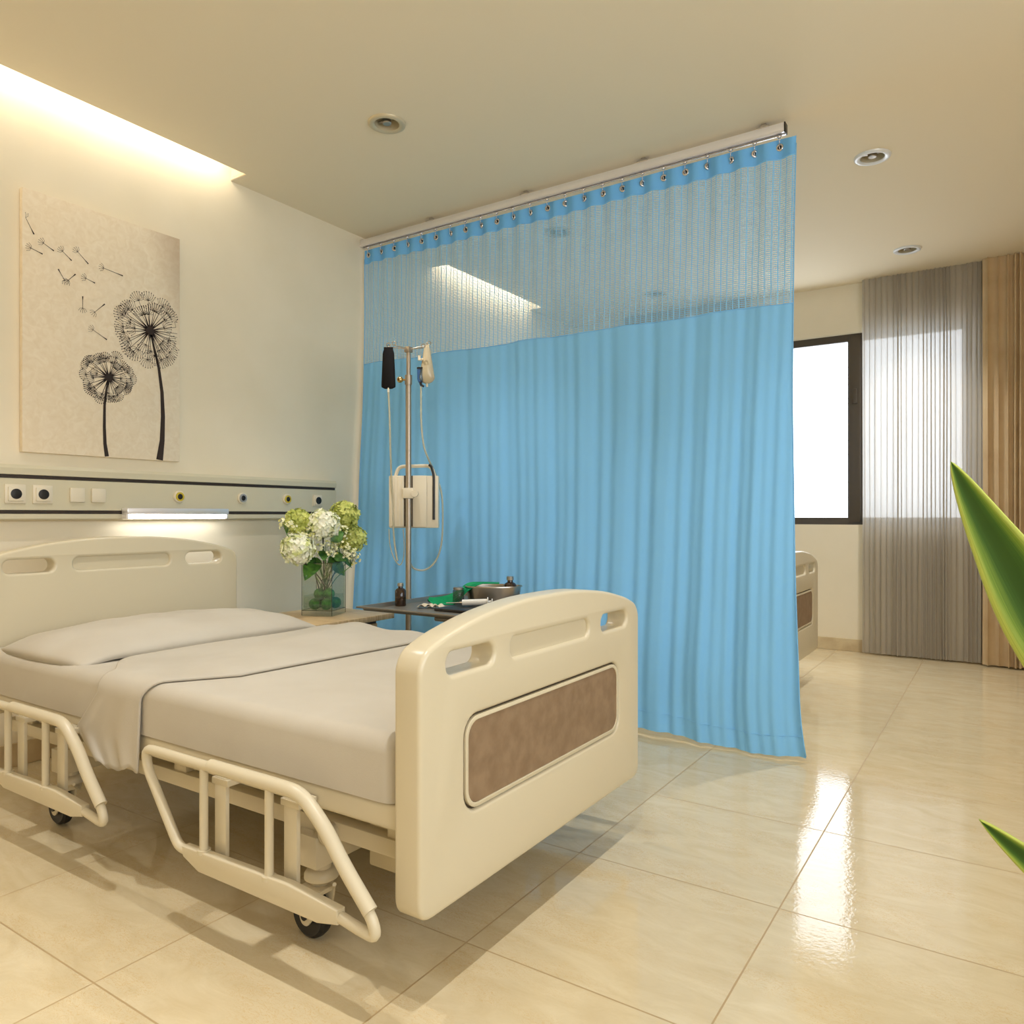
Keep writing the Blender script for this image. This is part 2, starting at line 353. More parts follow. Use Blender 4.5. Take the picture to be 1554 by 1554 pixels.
def obj(name, bm, m, parent=None, smooth=35, origin=None, recalc=True):
    if recalc: bmesh.ops.recalc_face_normals(bm, faces=bm.faces)
    me = bpy.data.meshes.new(name); bm.to_mesh(me); bm.free()
    o = bpy.data.objects.new(name, me); COL.objects.link(o)
    org = Vector(origin) if origin else Vector((0, 0, 0))
    if parent:
        r = parent
        while r.parent: r = r.parent
        org = Vector(r['_o']); o.parent = parent
    me.transform(Matrix.Translation(-org))
    if not parent: o.location = org; o['_o'] = tuple(org)
    ms = m if isinstance(m, (list, tuple)) else [m]
    for x in ms: me.materials.append(M[x])
    if smooth:
        for p in me.polygons: p.use_smooth = True
        if smooth < 180: me.set_sharp_from_angle(angle=math.radians(smooth))
    return o
def thing(name, label, cat, loc, group=None):
    o = bpy.data.objects.new(name, None); COL.objects.link(o); o.location = loc; o.empty_display_size = .1
    o['_o'] = tuple(loc); tag(o, label, cat, group); return o
def tag(o, label, cat, group=None):
    o['label'] = label; o['category'] = cat
    if group: o['group'] = group
    return o
def struct(name, bm, m, smooth=0, parent=None):
    o = obj(name, bm, m, parent, smooth)
    if not parent: o['kind'] = 'structure'
    return o
def copy_tree(o, parent=None):
    c = o.copy(); COL.objects.link(c)
    if parent: c.parent = parent
    for ch in list(o.children): copy_tree(ch, c)
    return c

# ---------------------------------------------------------------- room shell
RX, RY0, RY1, RZ = 5.3, -2.3, 6.5, 2.93
bm = bmesh.new(); box(bm, (-.2, RY0-.2, -.1), (RX+.2, RY1+.2, 0)); struct('floor', bm, 'floor')
LX, LY = (1.14, 3.0), (-.61, 1.01, 2.63, 4.25, 5.865)
holes = [[(-.2+.0, RY0-.2), (RX+.2, RY0-.2), (RX+.2, RY1+.2), (-.2, RY1+.2)],
         [(-.01, -1.0), (.137, -1.0), (.137, 2.61), (-.01, 2.61)], [(-.01, 4.35), (.137, 4.35), (.137, 5.73), (-.01, 5.73)]]
holes += [circ(x, y, .060) for x in LX for y in LY]
bm = bmesh.new(); slab(bm, holes, RZ, RZ+.02, 'XY')
for y0, y1 in ((-1, 2.61), (4.35, 5.73)):           # recessed light coves beside the head wall
    box(bm, (.137, y0-.03, RZ+.02), (.167, y1+.03, RZ+.24)); box(bm, (0, y0-.03, RZ+.21), (.137, y1+.03, RZ+.24))
    box(bm, (0, y0-.03, RZ+.02), (.137, y0, RZ+.21)); box(bm, (0, y1, RZ+.02), (.137, y1+.03, RZ+.21))
struct('ceiling', bm, 'ceiling')
bm = bmesh.new(); box(bm, (-.2, RY0-.2, 0), (0, RY1+.2, RZ+.24)); struct('wall_left', bm, 'wall')
bm = bmesh.new(); slab(bm, [[(0, 0), (RX, 0), (RX, RZ), (0, RZ)], [(.70, 1.01), (3.36, 1.01), (3.36, 2.545), (.70, 2.545)]], RY1, RY1+.2, 'XZ'); struct('wall_far', bm, 'wall')
W2 = (-1.6, 2.4, .95, 2.5)  # opening added in the unseen right wall to let in soft fill light
bm = bmesh.new(); slab(bm, [[(RY0-.2, 0), (RY1+.2, 0), (RY1+.2, RZ), (RY0-.2, RZ)], [(W2[0], W2[2]), (W2[1], W2[2]), (W2[1], W2[3]), (W2[0], W2[3])]], RX, RX+.2, 'YZ'); struct('wall_right', bm, 'wall')
bm = bmesh.new(); box(bm, (0, RY0-.2, 0), (RX, RY0, RZ)); struct('wall_near', bm, 'wall')
def fill_window(name, W, lo, hi, plane, ctr):  # frame for an added, out-of-view light opening
    w_ = bpy.data.objects.new(name, None); COL.objects.link(w_); w_.location = ctr; w_['_o'] = ctr; w_['kind'] = 'structure'
    m_ = (W[0]+W[1])/2
    bm = bmesh.new(); slab(bm, [[(W[0], W[2]), (W[1], W[2]), (W[1], W[3]), (W[0], W[3])]]+[[(a, W[2]+.06), (b, W[2]+.06), (b, W[3]-.06), (a, W[3]-.06)] for a, b in ((W[0]+.06, m_-.04), (m_+.04, W[1]-.06))], lo, hi, plane)
    obj('window_frame', bm, 'winframe', w_, 0)
fill_window('added_fill_window', W2, RX+.06, RX+.11, 'YZ', (RX+.08, .4, .95))  # added out of view to give the room soft front light
bm = bmesh.new(); box(bm, (0.012, RY1-.012, 0), (RX, RY1, .10), .003); struct('baseboard_far', bm, 'skirting')
bm = bmesh.new(); box(bm, (0, RY0, 0), (.012, RY1, .10), .003); struct('baseboard_left', bm, 'skirting')
# window
w = bpy.data.objects.new('window_1', None); COL.objects.link(w); w.location = (2.03, 6.58, 1.01); w['_o'] = (2.03, 6.58, 1.01); w['kind'] = 'structure'
bm = bmesh.new(); slab(bm, [[(.70, 1.01), (3.36, 1.01), (3.36, 2.545), (.70, 2.545)]]+[[(a, 1.068), (b, 1.068), (b, 2.49), (a, 2.49)] for a, b in ((.76, 1.60), (1.68, 2.505), (2.612, 3.30))], 6.555, 6.61, 'XZ')
obj('window_frame', bm, 'winframe', w, 0)
bm = bmesh.new(); box(bm, (2.515, 6.542, 1.03), (2.60, 6.555, 2.53), .003); box(bm, (2.545, 6.530, 1.98), (2.575, 6.545, 2.10), .003); obj('window_stile', bm, 'winframe', w, 30)
for a, b in ((.76, 1.60), (1.68, 2.505), (2.612, 3.30)):
    bm = bmesh.new(); box(bm, (a, 6.580, 1.068), (b, 6.586, 2.49)); obj('window_pane', bm, 'pane', w, 0)

# ---------------------------------------------------------------- downlights
def make_downlight(x, y):
    t = thing('downlight', '', 'ceiling light', (x, y, RZ))
    bm = bmesh.new(); lathe(bm, [(.058, RZ+.004), (.058, RZ-.006), (.064, RZ-.010), (.078, RZ-.012), (.086, RZ-.008), (.088, RZ)], (x, y, 0), 48)
    obj('trim_ring', bm, 'lampbeige', t, 50)
    bm = bmesh.new(); lathe(bm, [(.058, RZ-.004), (.054, RZ+.03), (.045, RZ+.055), (.0, RZ+.056)], (x, y, 0), 40)
    obj('reflector', bm, 'lampbeige', t, 50)
    bm = bmesh.new(); lathe(bm, [(.0, RZ-.003), (.018, RZ-.004), (.022, RZ+.0), (.022, RZ+.03)], (x, y, 0), 24)
    box(bm, (x-.05, y-.008, RZ+.012), (x+.05, y+.008, RZ+.02), .002)
    obj('bulb_holder', bm, 'steel', t, 40)
    return t
LBL = {(0, 2): 'round beige recessed ceiling downlight nearest the left wall cove, left of curtain track',
       (0, 3): 'ceiling downlight seen through the curtain net, nearer the blue track',
       (0, 4): 'ceiling downlight seen through the curtain net, closer to the window wall',
       (1, 3): 'white-ringed ceiling downlight right of the curtain track end, the nearer of two',
       (1, 4): 'white-ringed ceiling downlight close to the sheer window curtain, farther of two'}
LBL.update({(0, 0): 'ceiling downlight nearest the corner of head wall and near wall', (1, 0): 'ceiling downlight nearest the added fill window on the near wall side',
       (0, 1): 'ceiling downlight above the near side of the nearer bed', (1, 1): 'ceiling downlight just ahead of the camera above the open floor', (1, 2): 'ceiling downlight above the footboard of the nearer bed'})
proto = make_downlight(1.14, 2.63); k0 = True
for i, x in enumerate(LX):
    for j, y in enumerate(LY):
        if (i, j) not in LBL: continue
        o = proto if (i, j) == (0, 2) else copy_tree(proto)
        o.location = (x, y, RZ); tag(o, LBL[(i, j)], 'ceiling light', 'recessed ceiling downlights')
        if i == 1 and j > 2:
            for ch in o.children:
                if ch.name.startswith('trim_ring'): ch.data = ch.data.copy(); ch.data.materials[0] = M['lampring']

# ---------------------------------------------------------------- bed-head panel
P = thing('bedhead_service_panel', 'long cream wall panel with dark stripes, sockets and gas outlets above headboard', 'wall panel', (0, .6, 1.17))
Y0, Y1 = -.6, 3.335
bm = bmesh.new()
prof = [(0, 1.062), (.050, 1.062), (.058, 1.068), (.058, 1.088), (.050, 1.090), (.050, 1.104), (.055, 1.106), (.055, 1.240), (.050, 1.242), (.050, 1.256), (.058, 1.258), (.060, 1.285), (.052, 1.300), (0, 1.300)]
V = [[bm.verts.new((a, y, z)) for a, z in prof] for y in (Y0, Y1)]
for k in range(len(prof)): bm.faces.new((V[0][k], V[0][(k+1) % len(prof)], V[1][(k+1) % len(prof)], V[1][k]))
bm.faces.new(V[0]); bm.faces.new(list(reversed(V[1])))
obj('panel_body', bm, 'panel', P, 20)
for z in (1.090, 1.242):
    bm = bmesh.new(); box(bm, (.048, Y0, z), (.0535, Y1-.008, z+.0145)); obj('dark_stripe', bm, 'strip', P, 0)['label'] = 'dark brown stripe'
for y, s in ((1.504, .041), (1.613, .041), (3.181, .034)):
    bm = bmesh.new(); box(bm, (.053, y-s, 1.174-s), (.062, y+s, 1.174+s), .003); box(bm, (.060, y-s*.74, 1.174-s*.74), (.069, y+s*.74, 1.174+s*.74), .003)
    f = obj('power_socket', bm, 'offwhite', P, 30)
    bm = bmesh.new(); lathe(bm, [(0, .0715), (.018, .0715), (.0215, .0705), (.0225, .068)], (0, y, 1.174), 24, 'X'); obj('socket_insert', bm, 'black', f, 40)['label'] = 'round black insert'
for y in (1.758, 1.853):
    bm = bmesh.new(); box(bm, (.054, y-.032, 1.142), (.067, y+.032, 1.207), .003); obj('switch_plate', bm, 'offwhite', P, 30)
for y, c in ((2.261, 'yellow'), (2.640, 'greyring'), (2.949, 'yellow')):
    bm = bmesh.new(); lathe(bm, [(.031, .054), (.031, .062), (.028, .065), (.022, .065)], (0, y, 1.178), 32, 'X'); f = obj('gas_outlet', bm, 'offwhite', P, 40)
    bm = bmesh.new(); lathe(bm, [(.023, .062), (.0225, .069), (.015, .070), (.014, .066)], (0, y, 1.178), 32, 'X'); obj('colour_ring', bm, c, f, 40)['label'] = 'yellow ring' if c == 'yellow' else 'grey ring'
    bm = bmesh.new(); lathe(bm, [(0, .070), (.010, .0695), (.0145, .067)], (0, y, 1.178), 24, 'X'); obj('outlet_core', bm, 'black', f, 40)

S = thing('strip_light', 'lit white tube lamp fixed along the lower edge of the bedhead panel', 'lamp', (.06, 2.24, 1.09))
bm = bmesh.new(); box(bm, (.058, 1.962, 1.088), (.112, 2.516, 1.118), .004); box(bm, (.058, 1.962, 1.066), (.105, 1.972, 1.09), .002); box(bm, (.058, 2.506, 1.066), (.105, 2.516, 1.09), .002)
obj('lamp_housing', bm, 'alu', S, 30)
bm = bmesh.new(); cyl(bm, (.092, 1.974, 1.077), (.092, 2.504, 1.077), .0105, 20); obj('glowing_tube', bm, 'tubeglow', S)

# ---------------------------------------------------------------- picture
PY0, PY1, PZ0, PZ1 = 1.544, 2.283, 1.358, 2.502
pic = thing('canvas_picture', 'tall beige canvas print of two dark dandelions on the wall above headboard', 'picture', (0, (PY0+PY1)/2, PZ0))
bm = bmesh.new(); box(bm, (0.002, PY0, PZ0), (.030, PY1, PZ1), .002); obj('canvas', bm, 'canvas', pic, 30)
bm = bmesh.new()
def ribbon(pts, w, x=.0312):
    pts = [Vector((p[0], p[1])) for p in pts]; n = len(pts); Ls = []
    for i, p in enumerate(pts):
        d = (pts[min(i+1, n-1)]-pts[max(i-1, 0)]); d = d.normalized() if d.length > 0 else Vector((1, 0)); q = Vector((-d.y, d.x))
        ww = (w[i] if isinstance(w, list) else w)/2
        Ls.append((bm.verts.new((x, *(p+q*ww))), bm.verts.new((x, *(p-q*ww)))))
    for a, b in zip(Ls, Ls[1:]):
        bm.faces.new((a[0], b[0], b[1], a[1]))
rng = random.Random(3)
def inb(p): return PY0+.004 < p[0] < PY1-.003 and PZ0+.004 < p[1] < PZ1-.004
def dot(c, r):
    if inb(c):
        bm.faces.new([bm.verts.new((.0313, c[0]+r*cos(a*PI/3), c[1]+r*sin(a*PI/3))) for a in range(6)])
def pappus(c, ang, r, n=7, spread=1.25, w=.0016, dr=.003):
    for k in range(n):
        a = ang+spread*(k/(n-1)*2-1); e = (c[0]+r*cos(a), c[1]+r*sin(a))
        mid = (c[0]+r*.55*cos(ang+(a-ang)*1.45), c[1]+r*.55*sin(ang+(a-ang)*1.45))
        if inb(e) and inb(mid): ribbon([c, mid, e], w); dot(e, dr)
def head(c, R, core, n):
    for k in range(n):
        a = 2*PI*k/n+rng.uniform(-.09, .09); rr = R*rng.choice((.42, .55, .66, .74, .80))
        e = (c[0]+rr*cos(a), c[1]+rr*sin(a))
        if not inb(e):
            f = min(1, (PY1-.006-c[0])/max(1e-6, rr*cos(a))); e2 = (c[0]+rr*f*cos(a), c[1]+rr*f*sin(a))
            if inb(e2): ribbon([c, e2], [.007, .002])
            continue
        ribbon([c, ((c[0]*.6+e[0]*.4), (c[1]*.6+e[1]*.4)), e], [.008, .0032, .0016]); pappus(e, a, R*.24, 8, 1.05, .0015, .0026)
    bm.faces.new([bm.verts.new((.0314, c[0]+core*(1+.25*(k % 2))*cos(k*PI/9), c[1]+core*(1+.25*(k % 2))*sin(k*PI/9))) for k in range(18)])
def pp(zx, zy):   # helper: print layout in canvas fractions
    return (PY0+zx*(PY1-PY0), PZ0+zy*(PZ1-PZ0))
# stalk and head coordinates on the wall plane
head((2.122, 2.0), .182, .019, 40); head((1.917, 1.735), .130, .016, 34)
ribbon([(2.122, 2.0), (2.140, 1.93), (2.168, 1.82), (2.185, 1.70), (2.190, 1.58), (2.186, 1.46), (2.172, PZ0+.003)], [.008, .010, .014, .018, .022, .026, .036])
ribbon([(1.917, 1.735), (1.906, 1.68), (1.897, 1.60), (1.896, 1.50), (1.899, 1.42), (1.908, PZ0+.003)], [.007, .009, .012, .014, .016, .020])
seeds = [(1.556, 2.372, 1.590, 2.310), (1.629, 2.283, 1.672, 2.262), (1.578, 2.246, 1.625, 2.234), (1.709, 2.271, 1.748, 2.240), (1.775, 2.288, 1.822, 2.246), (1.893, 2.246, 1.985, 2.234),
         (1.716, 2.145, 1.690, 2.186), (1.733, 2.147, 1.765, 2.183), (1.812, 2.176, 1.853, 2.165), (1.797, 2.036, 1.797, 2.090), (1.852, 2.030, 1.898, 2.078), (1.844, 1.945, 1.908, 1.912)]
for a, b, c, d in seeds:
    ribbon([(a, b), ((a*.35+c*.65), (b*.35+d*.65)), (c, d)], [.0018, .0024, .006]); pappus((a, b), math.atan2(b-d, a-c), .022, 5, .95, .0013, .0014)
obj('dandelion_print', bm, 'print', pic, 0, recalc=False)['label'] = 'dark brown dandelion drawing'

# ---------------------------------------------------------------- hospital bed
FC = 1.79
def board_outline(c, hw, z0, ztop, zsh):
    k = hw/.567; d = ztop-zsh
    pts = [(c-hw, z0), (c+hw, z0), (c+hw, zsh-.035), (c+hw*.96, zsh-.002), (c+hw*.84, zsh+d*.30), (c+hw*.58, zsh+d*.72), (c+hw*.25, ztop-.002), (c, ztop), (c-hw*.25, ztop-.002), (c-hw*.58, zsh+d*.72), (c-hw*.84, zsh+d*.30), (c-hw*.96, zsh-.002), (c-hw, zsh-.035)]
    r = [.045, .045, .04, .05, .09, .1, .1, .1, .1, .1, .09, .05, .04]
    return [(p.x, p.y) for p in round_path([(a, b, 0) for a, b in pts], r, 6, True)]
def make_board(bed, name, x0, x1, z0, ztop, zsh, zs, brown):
    loops = [board_outline(FC, .567, z0, ztop, zsh)]
    for a, b in ((FC-.474, FC-.288), (FC+.288, FC+.474)): loops.append(rrect(a, zs-.027, b, zs+.027, .026))
    loops.append(rrect(FC-.215, zs-.027, FC+.208, zs+.027, .024))
    if brown: loops.append(rrect(FC-.408, .392, FC+.412, .616, .05))
    bm = bmesh.new(); slab(bm, loops, x0, x1, 'YZ', .011, 3)
    slab(bm, [rrect(FC-.222, zs-.034, FC+.215, zs+.034, .03)], x0+.016, x1-.012, 'YZ')
    b = obj(name, bm, 'plastic', bed, 40)
    if brown:
        bm = bmesh.new(); slab(bm, [rrect(FC-.418, .382, FC+.422, .626, .058)], x0+.014, x1-.010, 'YZ'); obj('panel_groove', bm, 'groove', b, 0)['label'] = 'dark groove round the panel'
        bm = bmesh.new(); slab(bm, [rrect(FC-.4035, .3965, FC+.4075, .6115, .047), rrect(FC-.3935, .4065, FC+.3975, .6015, .039)], x1-.012, x1-.001, 'YZ', .001, 1); obj('panel_rim', bm, 'plastic', b, 40)
        bm = bmesh.new(); slab(bm, [rrect(FC-.3925, .4075, FC+.3965, .6005, .038)], x1-.010, x1-.003, 'YZ'); obj('inset_panel', bm, 'brown', b, 0)['label'] = 'brown inset panel'
    return b
def side_rail(bed, dx, y, sgn):
    F = lambda x, z, dy=0: (x+dx, y+sgn*dy, z)
    bm = bmesh.new()
    top = round_path([F(1.815, .212), F(1.765, .212), F(1.618, .395), F(1.612, .444), F(1.68, .446), F(2.16, .444), F(2.235, .442), F(2.315, .382), F(2.372, .315), F(2.458, .225), F(2.470, .190), F(2.43, .192), F(2.335, .207)],
                     [0, .05, .03, .035, .03, .1, .05, .05, .05, .02, .028, .03, 0], 5)
    tube(bm, top, .0128, 12)
    tube(bm, round_path([F(1.90, .449), F(2.16, .449), F(2.238, .447), F(2.316, .386), F(2.37, .32), F(2.452, .24)], .06, 5), .0170, 12)
    r = obj('side_rail', bm, 'paint', bed, 50)
    bm = bmesh.new(); slab(bm, [[(1.795+dx, .226), (1.80+dx, .200), (1.865+dx, .176), (2.30+dx, .176), (2.365+dx, .190), (2.365+dx, .222), (2.20+dx, .236)]], y-.013, y+.013, 'XZ', .004, 2)
    obj('lower_bar', bm, 'paint', r, 40)
    for x in (1.872, 2.125):
        bm = bmesh.new(); cyl(bm, F(x, .225), F(x, .44), .0108, 14); tube(bm, [F(x, .222), F(x, .232)], .017, 14); obj('rail_post', bm, 'paint', r, 60)
    for x in (1.885, 2.150):
        bm = bmesh.new(); box(bm, F(x, .215, .022), F(x+.045, .415, .034), .002); box(bm, F(x-.01, .395, .02), F(x+.055, .412, .075), .002); obj('mounting_plate', bm, 'paint', r, 30)
def caster(bed, x, y, dx=0):
    bm = bmesh.new(); cyl(bm, (x, y, .155), (x, y, .27), .026, 20); lathe(bm, [(.026, .175), (.036, .172), (.044, .160), (.044, .150), (.030, .140), (.03, .128)], (x, y, 0), 28)
    c = obj('caster', bm, 'paint', bed, 40)
    wx, wy = x-.012+dx, y-.02
    bm = bmesh.new(); lathe(bm, [(.020, -.014), (.040, -.014), (.052, -.018), (.060, -.012), (.062, 0), (.060, .012), (.052, .018), (.040, .014), (.020, .014)], (wx, wy, .062), 36, 'Y'); obj('caster_wheel', bm, 'rubber', c, 40)['label'] = 'black rubber wheel'
    bm = bmesh.new()
    fork = [(wx-.022, .058), (wx-.012, .038), (wx+.008, .036), (wx+.050, .085), (wx+.060, .135), (wx-.020, .135)]
    for s in (-.022, .022): slab(bm, [[(p.x, p.y) for p in round_path([(a, b, 0) for a, b in fork], .014, 4, True)]], wy+s-.003, wy+s+.003, 'XZ', .001, 1)
    box(bm, (wx-.018, wy-.024, .125), (wx+.055, wy+.024, .137), .003)
    obj('wheel_fork', bm, 'paint', c, 40)
    bm = bmesh.new(); cyl(bm, (wx, wy-.030, .062), (wx, wy+.03, .062), .010, 14); obj('axle_bolt', bm, 'black', c, 40)
    bm = bmesh.new(); cyl(bm, (x+.04, y+.005, .13), (x+.085, y-.035, .165), .005, 8); obj('brake_lever', bm, 'paint', c, 40)
def make_bed():
    bed = thing('hospital_bed', 'cream hospital bed with tubular side rails standing left of the blue curtain', 'bed', (1.43, FC, 0), 'adjustable hospital beds')
    make_board(bed, 'footboard', 2.464, 2.540, .205, .868, .790, .748, True)
    make_board(bed, 'headboard', .33, .40, .33, .992, .915, .884, False)
    bm = bmesh.new(); box(bm, (.405, FC-.545, .378), (2.462, FC+.545, .438), .012, seg=3); obj('platform', bm, 'paint', bed, 40)
    bm = bmesh.new()
    for y in (FC-.44, FC+.44): box(bm, (.40, y-.02, .268), (2.46, y+.02, .312), .004)
    for x in (.62, 1.4): box(bm, (x-.025, FC-.42, .27), (x+.025, FC+.42, .31), .004)
    for x in (.55, 1.5, 2.37):
        for y in (FC-.44, FC+.44): box(bm, (x-.03, y-.012, .31), (x+.03, y+.012, .38), .002)
    obj('base_frame', bm, 'paint', bed, 40)
    for a, b in ((2.045, 2.135), (.80, .88)):
        bm = bmesh.new(); box(bm, (a, FC-.49, .190), (b, FC+.49, .272), .004); obj('cross_beam', bm, 'paint', bed, 40)
    bm = bmesh.new(); box(bm, (2.19, FC-.36, .17), (2.34, FC-.02, .30), .006); cyl(bm, (2.16, FC-.485, .285), (2.16, FC-.455, .285), .026, 20)
    box(bm, (2.18, FC-.34, .30), (2.23, FC-.31, .38), .003); obj('motor_box', bm, 'paint', bed, 40)
    for dx in (0, -1.07):
        side_rail(bed, dx, 1.165, 1); side_rail(bed, dx, 2*FC-1.165, -1)
    caster(bed, 2.10, FC-.44); caster(bed, 2.10, FC+.44); caster(bed, .84, FC-.44, -.02); caster(bed, .84, FC+.44, -.02)
    return bed
bed = make_bed()
bed2 = copy_tree(bed); bed2.location = (1.43, FC+2.885, 0)
tag(bed2, 'cream hospital bed mostly hidden behind the blue curtain, footboard edge below window', 'bed', 'adjustable hospital beds')

# mattress
def mattress_mesh():
    bm = bmesh.new(); box(bm, (.41, 1.238, .440), (2.455, 2.342, .590))
    t = [e for e in bm.edges if abs(e.verts[0].co.z-.59) < 1e-4 and abs(e.verts[1].co.z-.59) < 1e-4] + [e for e in bm.edges if abs(e.verts[0].co.z-e.verts[1].co.z) > .1]
    bmesh.ops.bevel(bm, geom=t, offset=.042, segments=6, affect='EDGES', profile=.5)
    return bm
mt = tag(obj('mattress', mattress_mesh(), 'linen', origin=(1.43, FC, .44), smooth=50), 'thick mattress in white sheet lying on the nearer bed', 'mattress', 'sheeted mattresses')
mt2 = mt.copy(); COL.objects.link(mt2); mt2.location = (1.43, FC+2.885, .44); mt2['label'] = 'white mattress on the bed behind the blue curtain'
# pillow
def pillow_mesh():
    bm = bmesh.new(); cx, cy, hx, hy = .765, FC-.005, .315, .535
    def f(sgn):
        def g(u, v):
            a, b = u*2-1, v*2-1
            e = (max(0, 1-abs(a)**2.6)**.55)*(max(0, 1-abs(b)**3.0)**.55)
            x = cx+hx*a*(1-.05*b*b); y = cy+hy*b*(1-.03*a*a)
            wr = .003*sin(9*a+4*b)+.002*sin(17*b-5*a)
            zb = .597-.014*max(0, abs(b)-.8)/.2
            return (x, y, zb + (e*(.083+wr) if sgn > 0 else -.004*e))
        return g
    grid(bm, 36, 48, f(1)); grid(bm, 36, 48, f(-1)); bmesh.ops.remove_doubles(bm, verts=bm.verts, dist=1e-4)
    return bm
pw = tag(obj('pillow', pillow_mesh(), 'linen', origin=(.765, FC, .594), smooth=180), 'wide low white pillow lying against the headboard of the nearer bed', 'pillow')

# folded coverlet: a strip across the bed, hanging down the near side
def cover(u, v):
    # v: along the bed's width from the near hem (0) to the far side (1); u: head edge (0) to foot edge (1)
    Lh, Ltop = .215, 1.11
    s = v*(Lh+Ltop+.10)
    n1 = .006*sin(7*u+5*v)+.004*sin(15*v-6*u)
    rad = .045
    xa = 1.10-.04*v; xb = 1.475+.16*min(1, max(0, (s-Lh)/.25))+.10*max(0, v-.35)
    if s < Lh:
        k = 1-s/Lh; xa2 = (1.25-.13*k/.62 if k < .62 else 1.12+.10*((k-.62)/.38)**1.3); xb2 = xb-.0*k
        x = xa2+(xb2-xa2)*u; z = .590-rad-(Lh-s)
        y = 1.229-.008*k+.008*sin(11*u+2)*k+.004*sin(23*u)*k
        z += .012*sin(8*u+1)*k*k+.004*sin(31*u)*k
        return Vector((x, y, z))
    s2 = s-Lh; arc = rad*PI/2
    xh = 1.04+.02*v+.20*math.exp(-((max(0, s2-arc))/.09)**1.5); x = xh+(xb-xh)*u
    top = .5955
    if s2 < arc:
        a = s2/rad; y = 1.229+rad*(1-cos(a)); z = .590-rad+rad*sin(a)+.0055*s2/arc
        return Vector((x, y, z))
    s3 = s2-arc; y = 1.274+s3; q = s3/1.07
    puff = .010*sin(PI*u)**.6*min(1, .4+q)
    z = top+puff+.008*q*q*sin(PI*min(1, u*1.1)) + (n1+.010*sin(3.5*PI*u+5*q)*q*q)*min(1, s3*6)*sin(PI*u)**.5
    over = y-2.33
    if over > 0: z -= over*over*12; y = 2.33+over*.6
    return Vector((x, y, max(z, .45)))
bm = bmesh.new(); grid(bm, 44, 110, cover)
cv = obj('coverlet', bm, 'linen', origin=(1.3, FC, .6), smooth=180)
so = cv.modifiers.new('s', 'SOLIDIFY'); so.thickness = .006; so.offset = 0
tag(cv, 'folded white coverlet strip lying across the nearer bed and hanging over its side', 'blanket')
# lower layer of the fold along its foot edge
# ---------------------------------------------------------------- bedside cabinet
nx0, nx1, ny0, ny1, nz = .03, .86, 2.45, 2.99, .565
cab = thing('bedside_cabinet', 'pale wood topped bedside cabinet behind the nearer bed, carrying the flowers', 'cabinet', (.44, 2.72, 0))
nx0 = .36
bm = bmesh.new(); box(bm, (nx0-.02, ny0, nz-.028), (nx1, ny1, nz), .003); obj('cabinet_top', bm, 'wood', cab, 30)
bm = bmesh.new(); box(bm, (nx0, ny0+.02, .07), (nx1-.045, ny1-.09, nz-.028), .003); obj('cabinet_body', bm, 'darkwood', cab, 30)
for z0, z1 in ((.33, .52), (.09, .32)):
    bm = bmesh.new(); box(bm, (nx1-.045, ny0+.03, z0), (nx1-.028, ny1-.10, z1), .003); d = obj('drawer', bm, 'wood', cab, 30)
    bm = bmesh.new(); tube(bm, round_path([(nx1-.03, 2.66, (z0+z1)/2), (nx1-.012, 2.66, (z0+z1)/2), (nx1-.012, 2.78, (z0+z1)/2), (nx1-.03, 2.78, (z0+z1)/2)], .01, 4), .005, 10); obj('handle', bm, 'chrome', d)
for x in (nx0+.04, nx1-.09):
    for y in (ny0+.06, ny1-.14):
        bm = bmesh.new(); cyl(bm, (x, y, 0), (x, y, .07), .02, 16); obj('foot', bm, 'black', cab)

# ---------------------------------------------------------------- vase and flowers
VX, VY, VR = .60, 2.735, math.radians(22); vs = .083
R4 = Matrix.Translation((VX, VY, 0)) @ Matrix.Rotation(VR, 4, 'Z')
vase = thing('glass_vase', 'square clear glass vase with thick base on the bedside cabinet', 'vase', (VX, VY, nz))
bm = bmesh.new()
for a, b in (((-vs, -vs), (vs, -vs+.005)), ((-vs, vs-.005), (vs, vs)), ((-vs, -vs+.005), (-vs+.005, vs-.005)), ((vs-.005, -vs+.005), (vs, vs-.005))):
    box(bm, (*a, nz+.03), (*b, nz+.275), 0, M4=R4)
box(bm, (-vs, -vs, nz+.001), (vs, vs, nz+.029), .002, M4=R4)
obj('glass_body', bm, 'glass', vase, 0)
bm = bmesh.new(); box(bm, (-vs+.007, -vs+.007, nz+.031), (vs-.007, vs-.007, nz+.105), 0, M4=R4); obj('water', bm, 'water', vase, 0)
rim = bmesh.new()
for z in (nz+.275, nz+.03): tube(rim, [R4 @ Vector((a*vs, b*vs, z)) for a, b in ((-1, -1), (1, -1), (1, 1), (-1, 1))], .0016, 6, closed=True)
for a, b in ((-1, -1), (1, -1), (1, 1), (-1, 1)): tube(rim, [R4 @ Vector((a*vs, b*vs, nz+.004)), R4 @ Vector((a*vs, b*vs, nz+.275))], .0015, 6)
obj('glass_edge', rim, 'jar', vase, 0)['label'] = 'darker glass edges'
mb = None
spots = [(-.03, -.045, .06), (.035, -.045, .06), (-.045, .02, .06), (.02, .02, .065), (.046, .04, .06), (-.02, -.01, .108), (.032, -.008, .110), (.005, .045, .106), (-.048, .05, .06)]
pos = ['left', 'front', 'rear left', 'middle', 'right', 'upper left', 'topmost', 'upper rear', 'back corner']
for k, (a, b, c) in enumerate(spots):
    if k == 0:
        bm = bmesh.new(); sphere(bm, (0, 0, 0), .030, 3); mb = obj('moss_ball', bm, 'moss', origin=(0, 0, 0), smooth=180); o = mb
    else: o = mb.copy(); COL.objects.link(o)
    o.location = R4 @ Vector((a, b, nz+c)); tag(o, 'round dark green moss ball inside the glass vase', 'moss ball', 'moss balls in the vase')
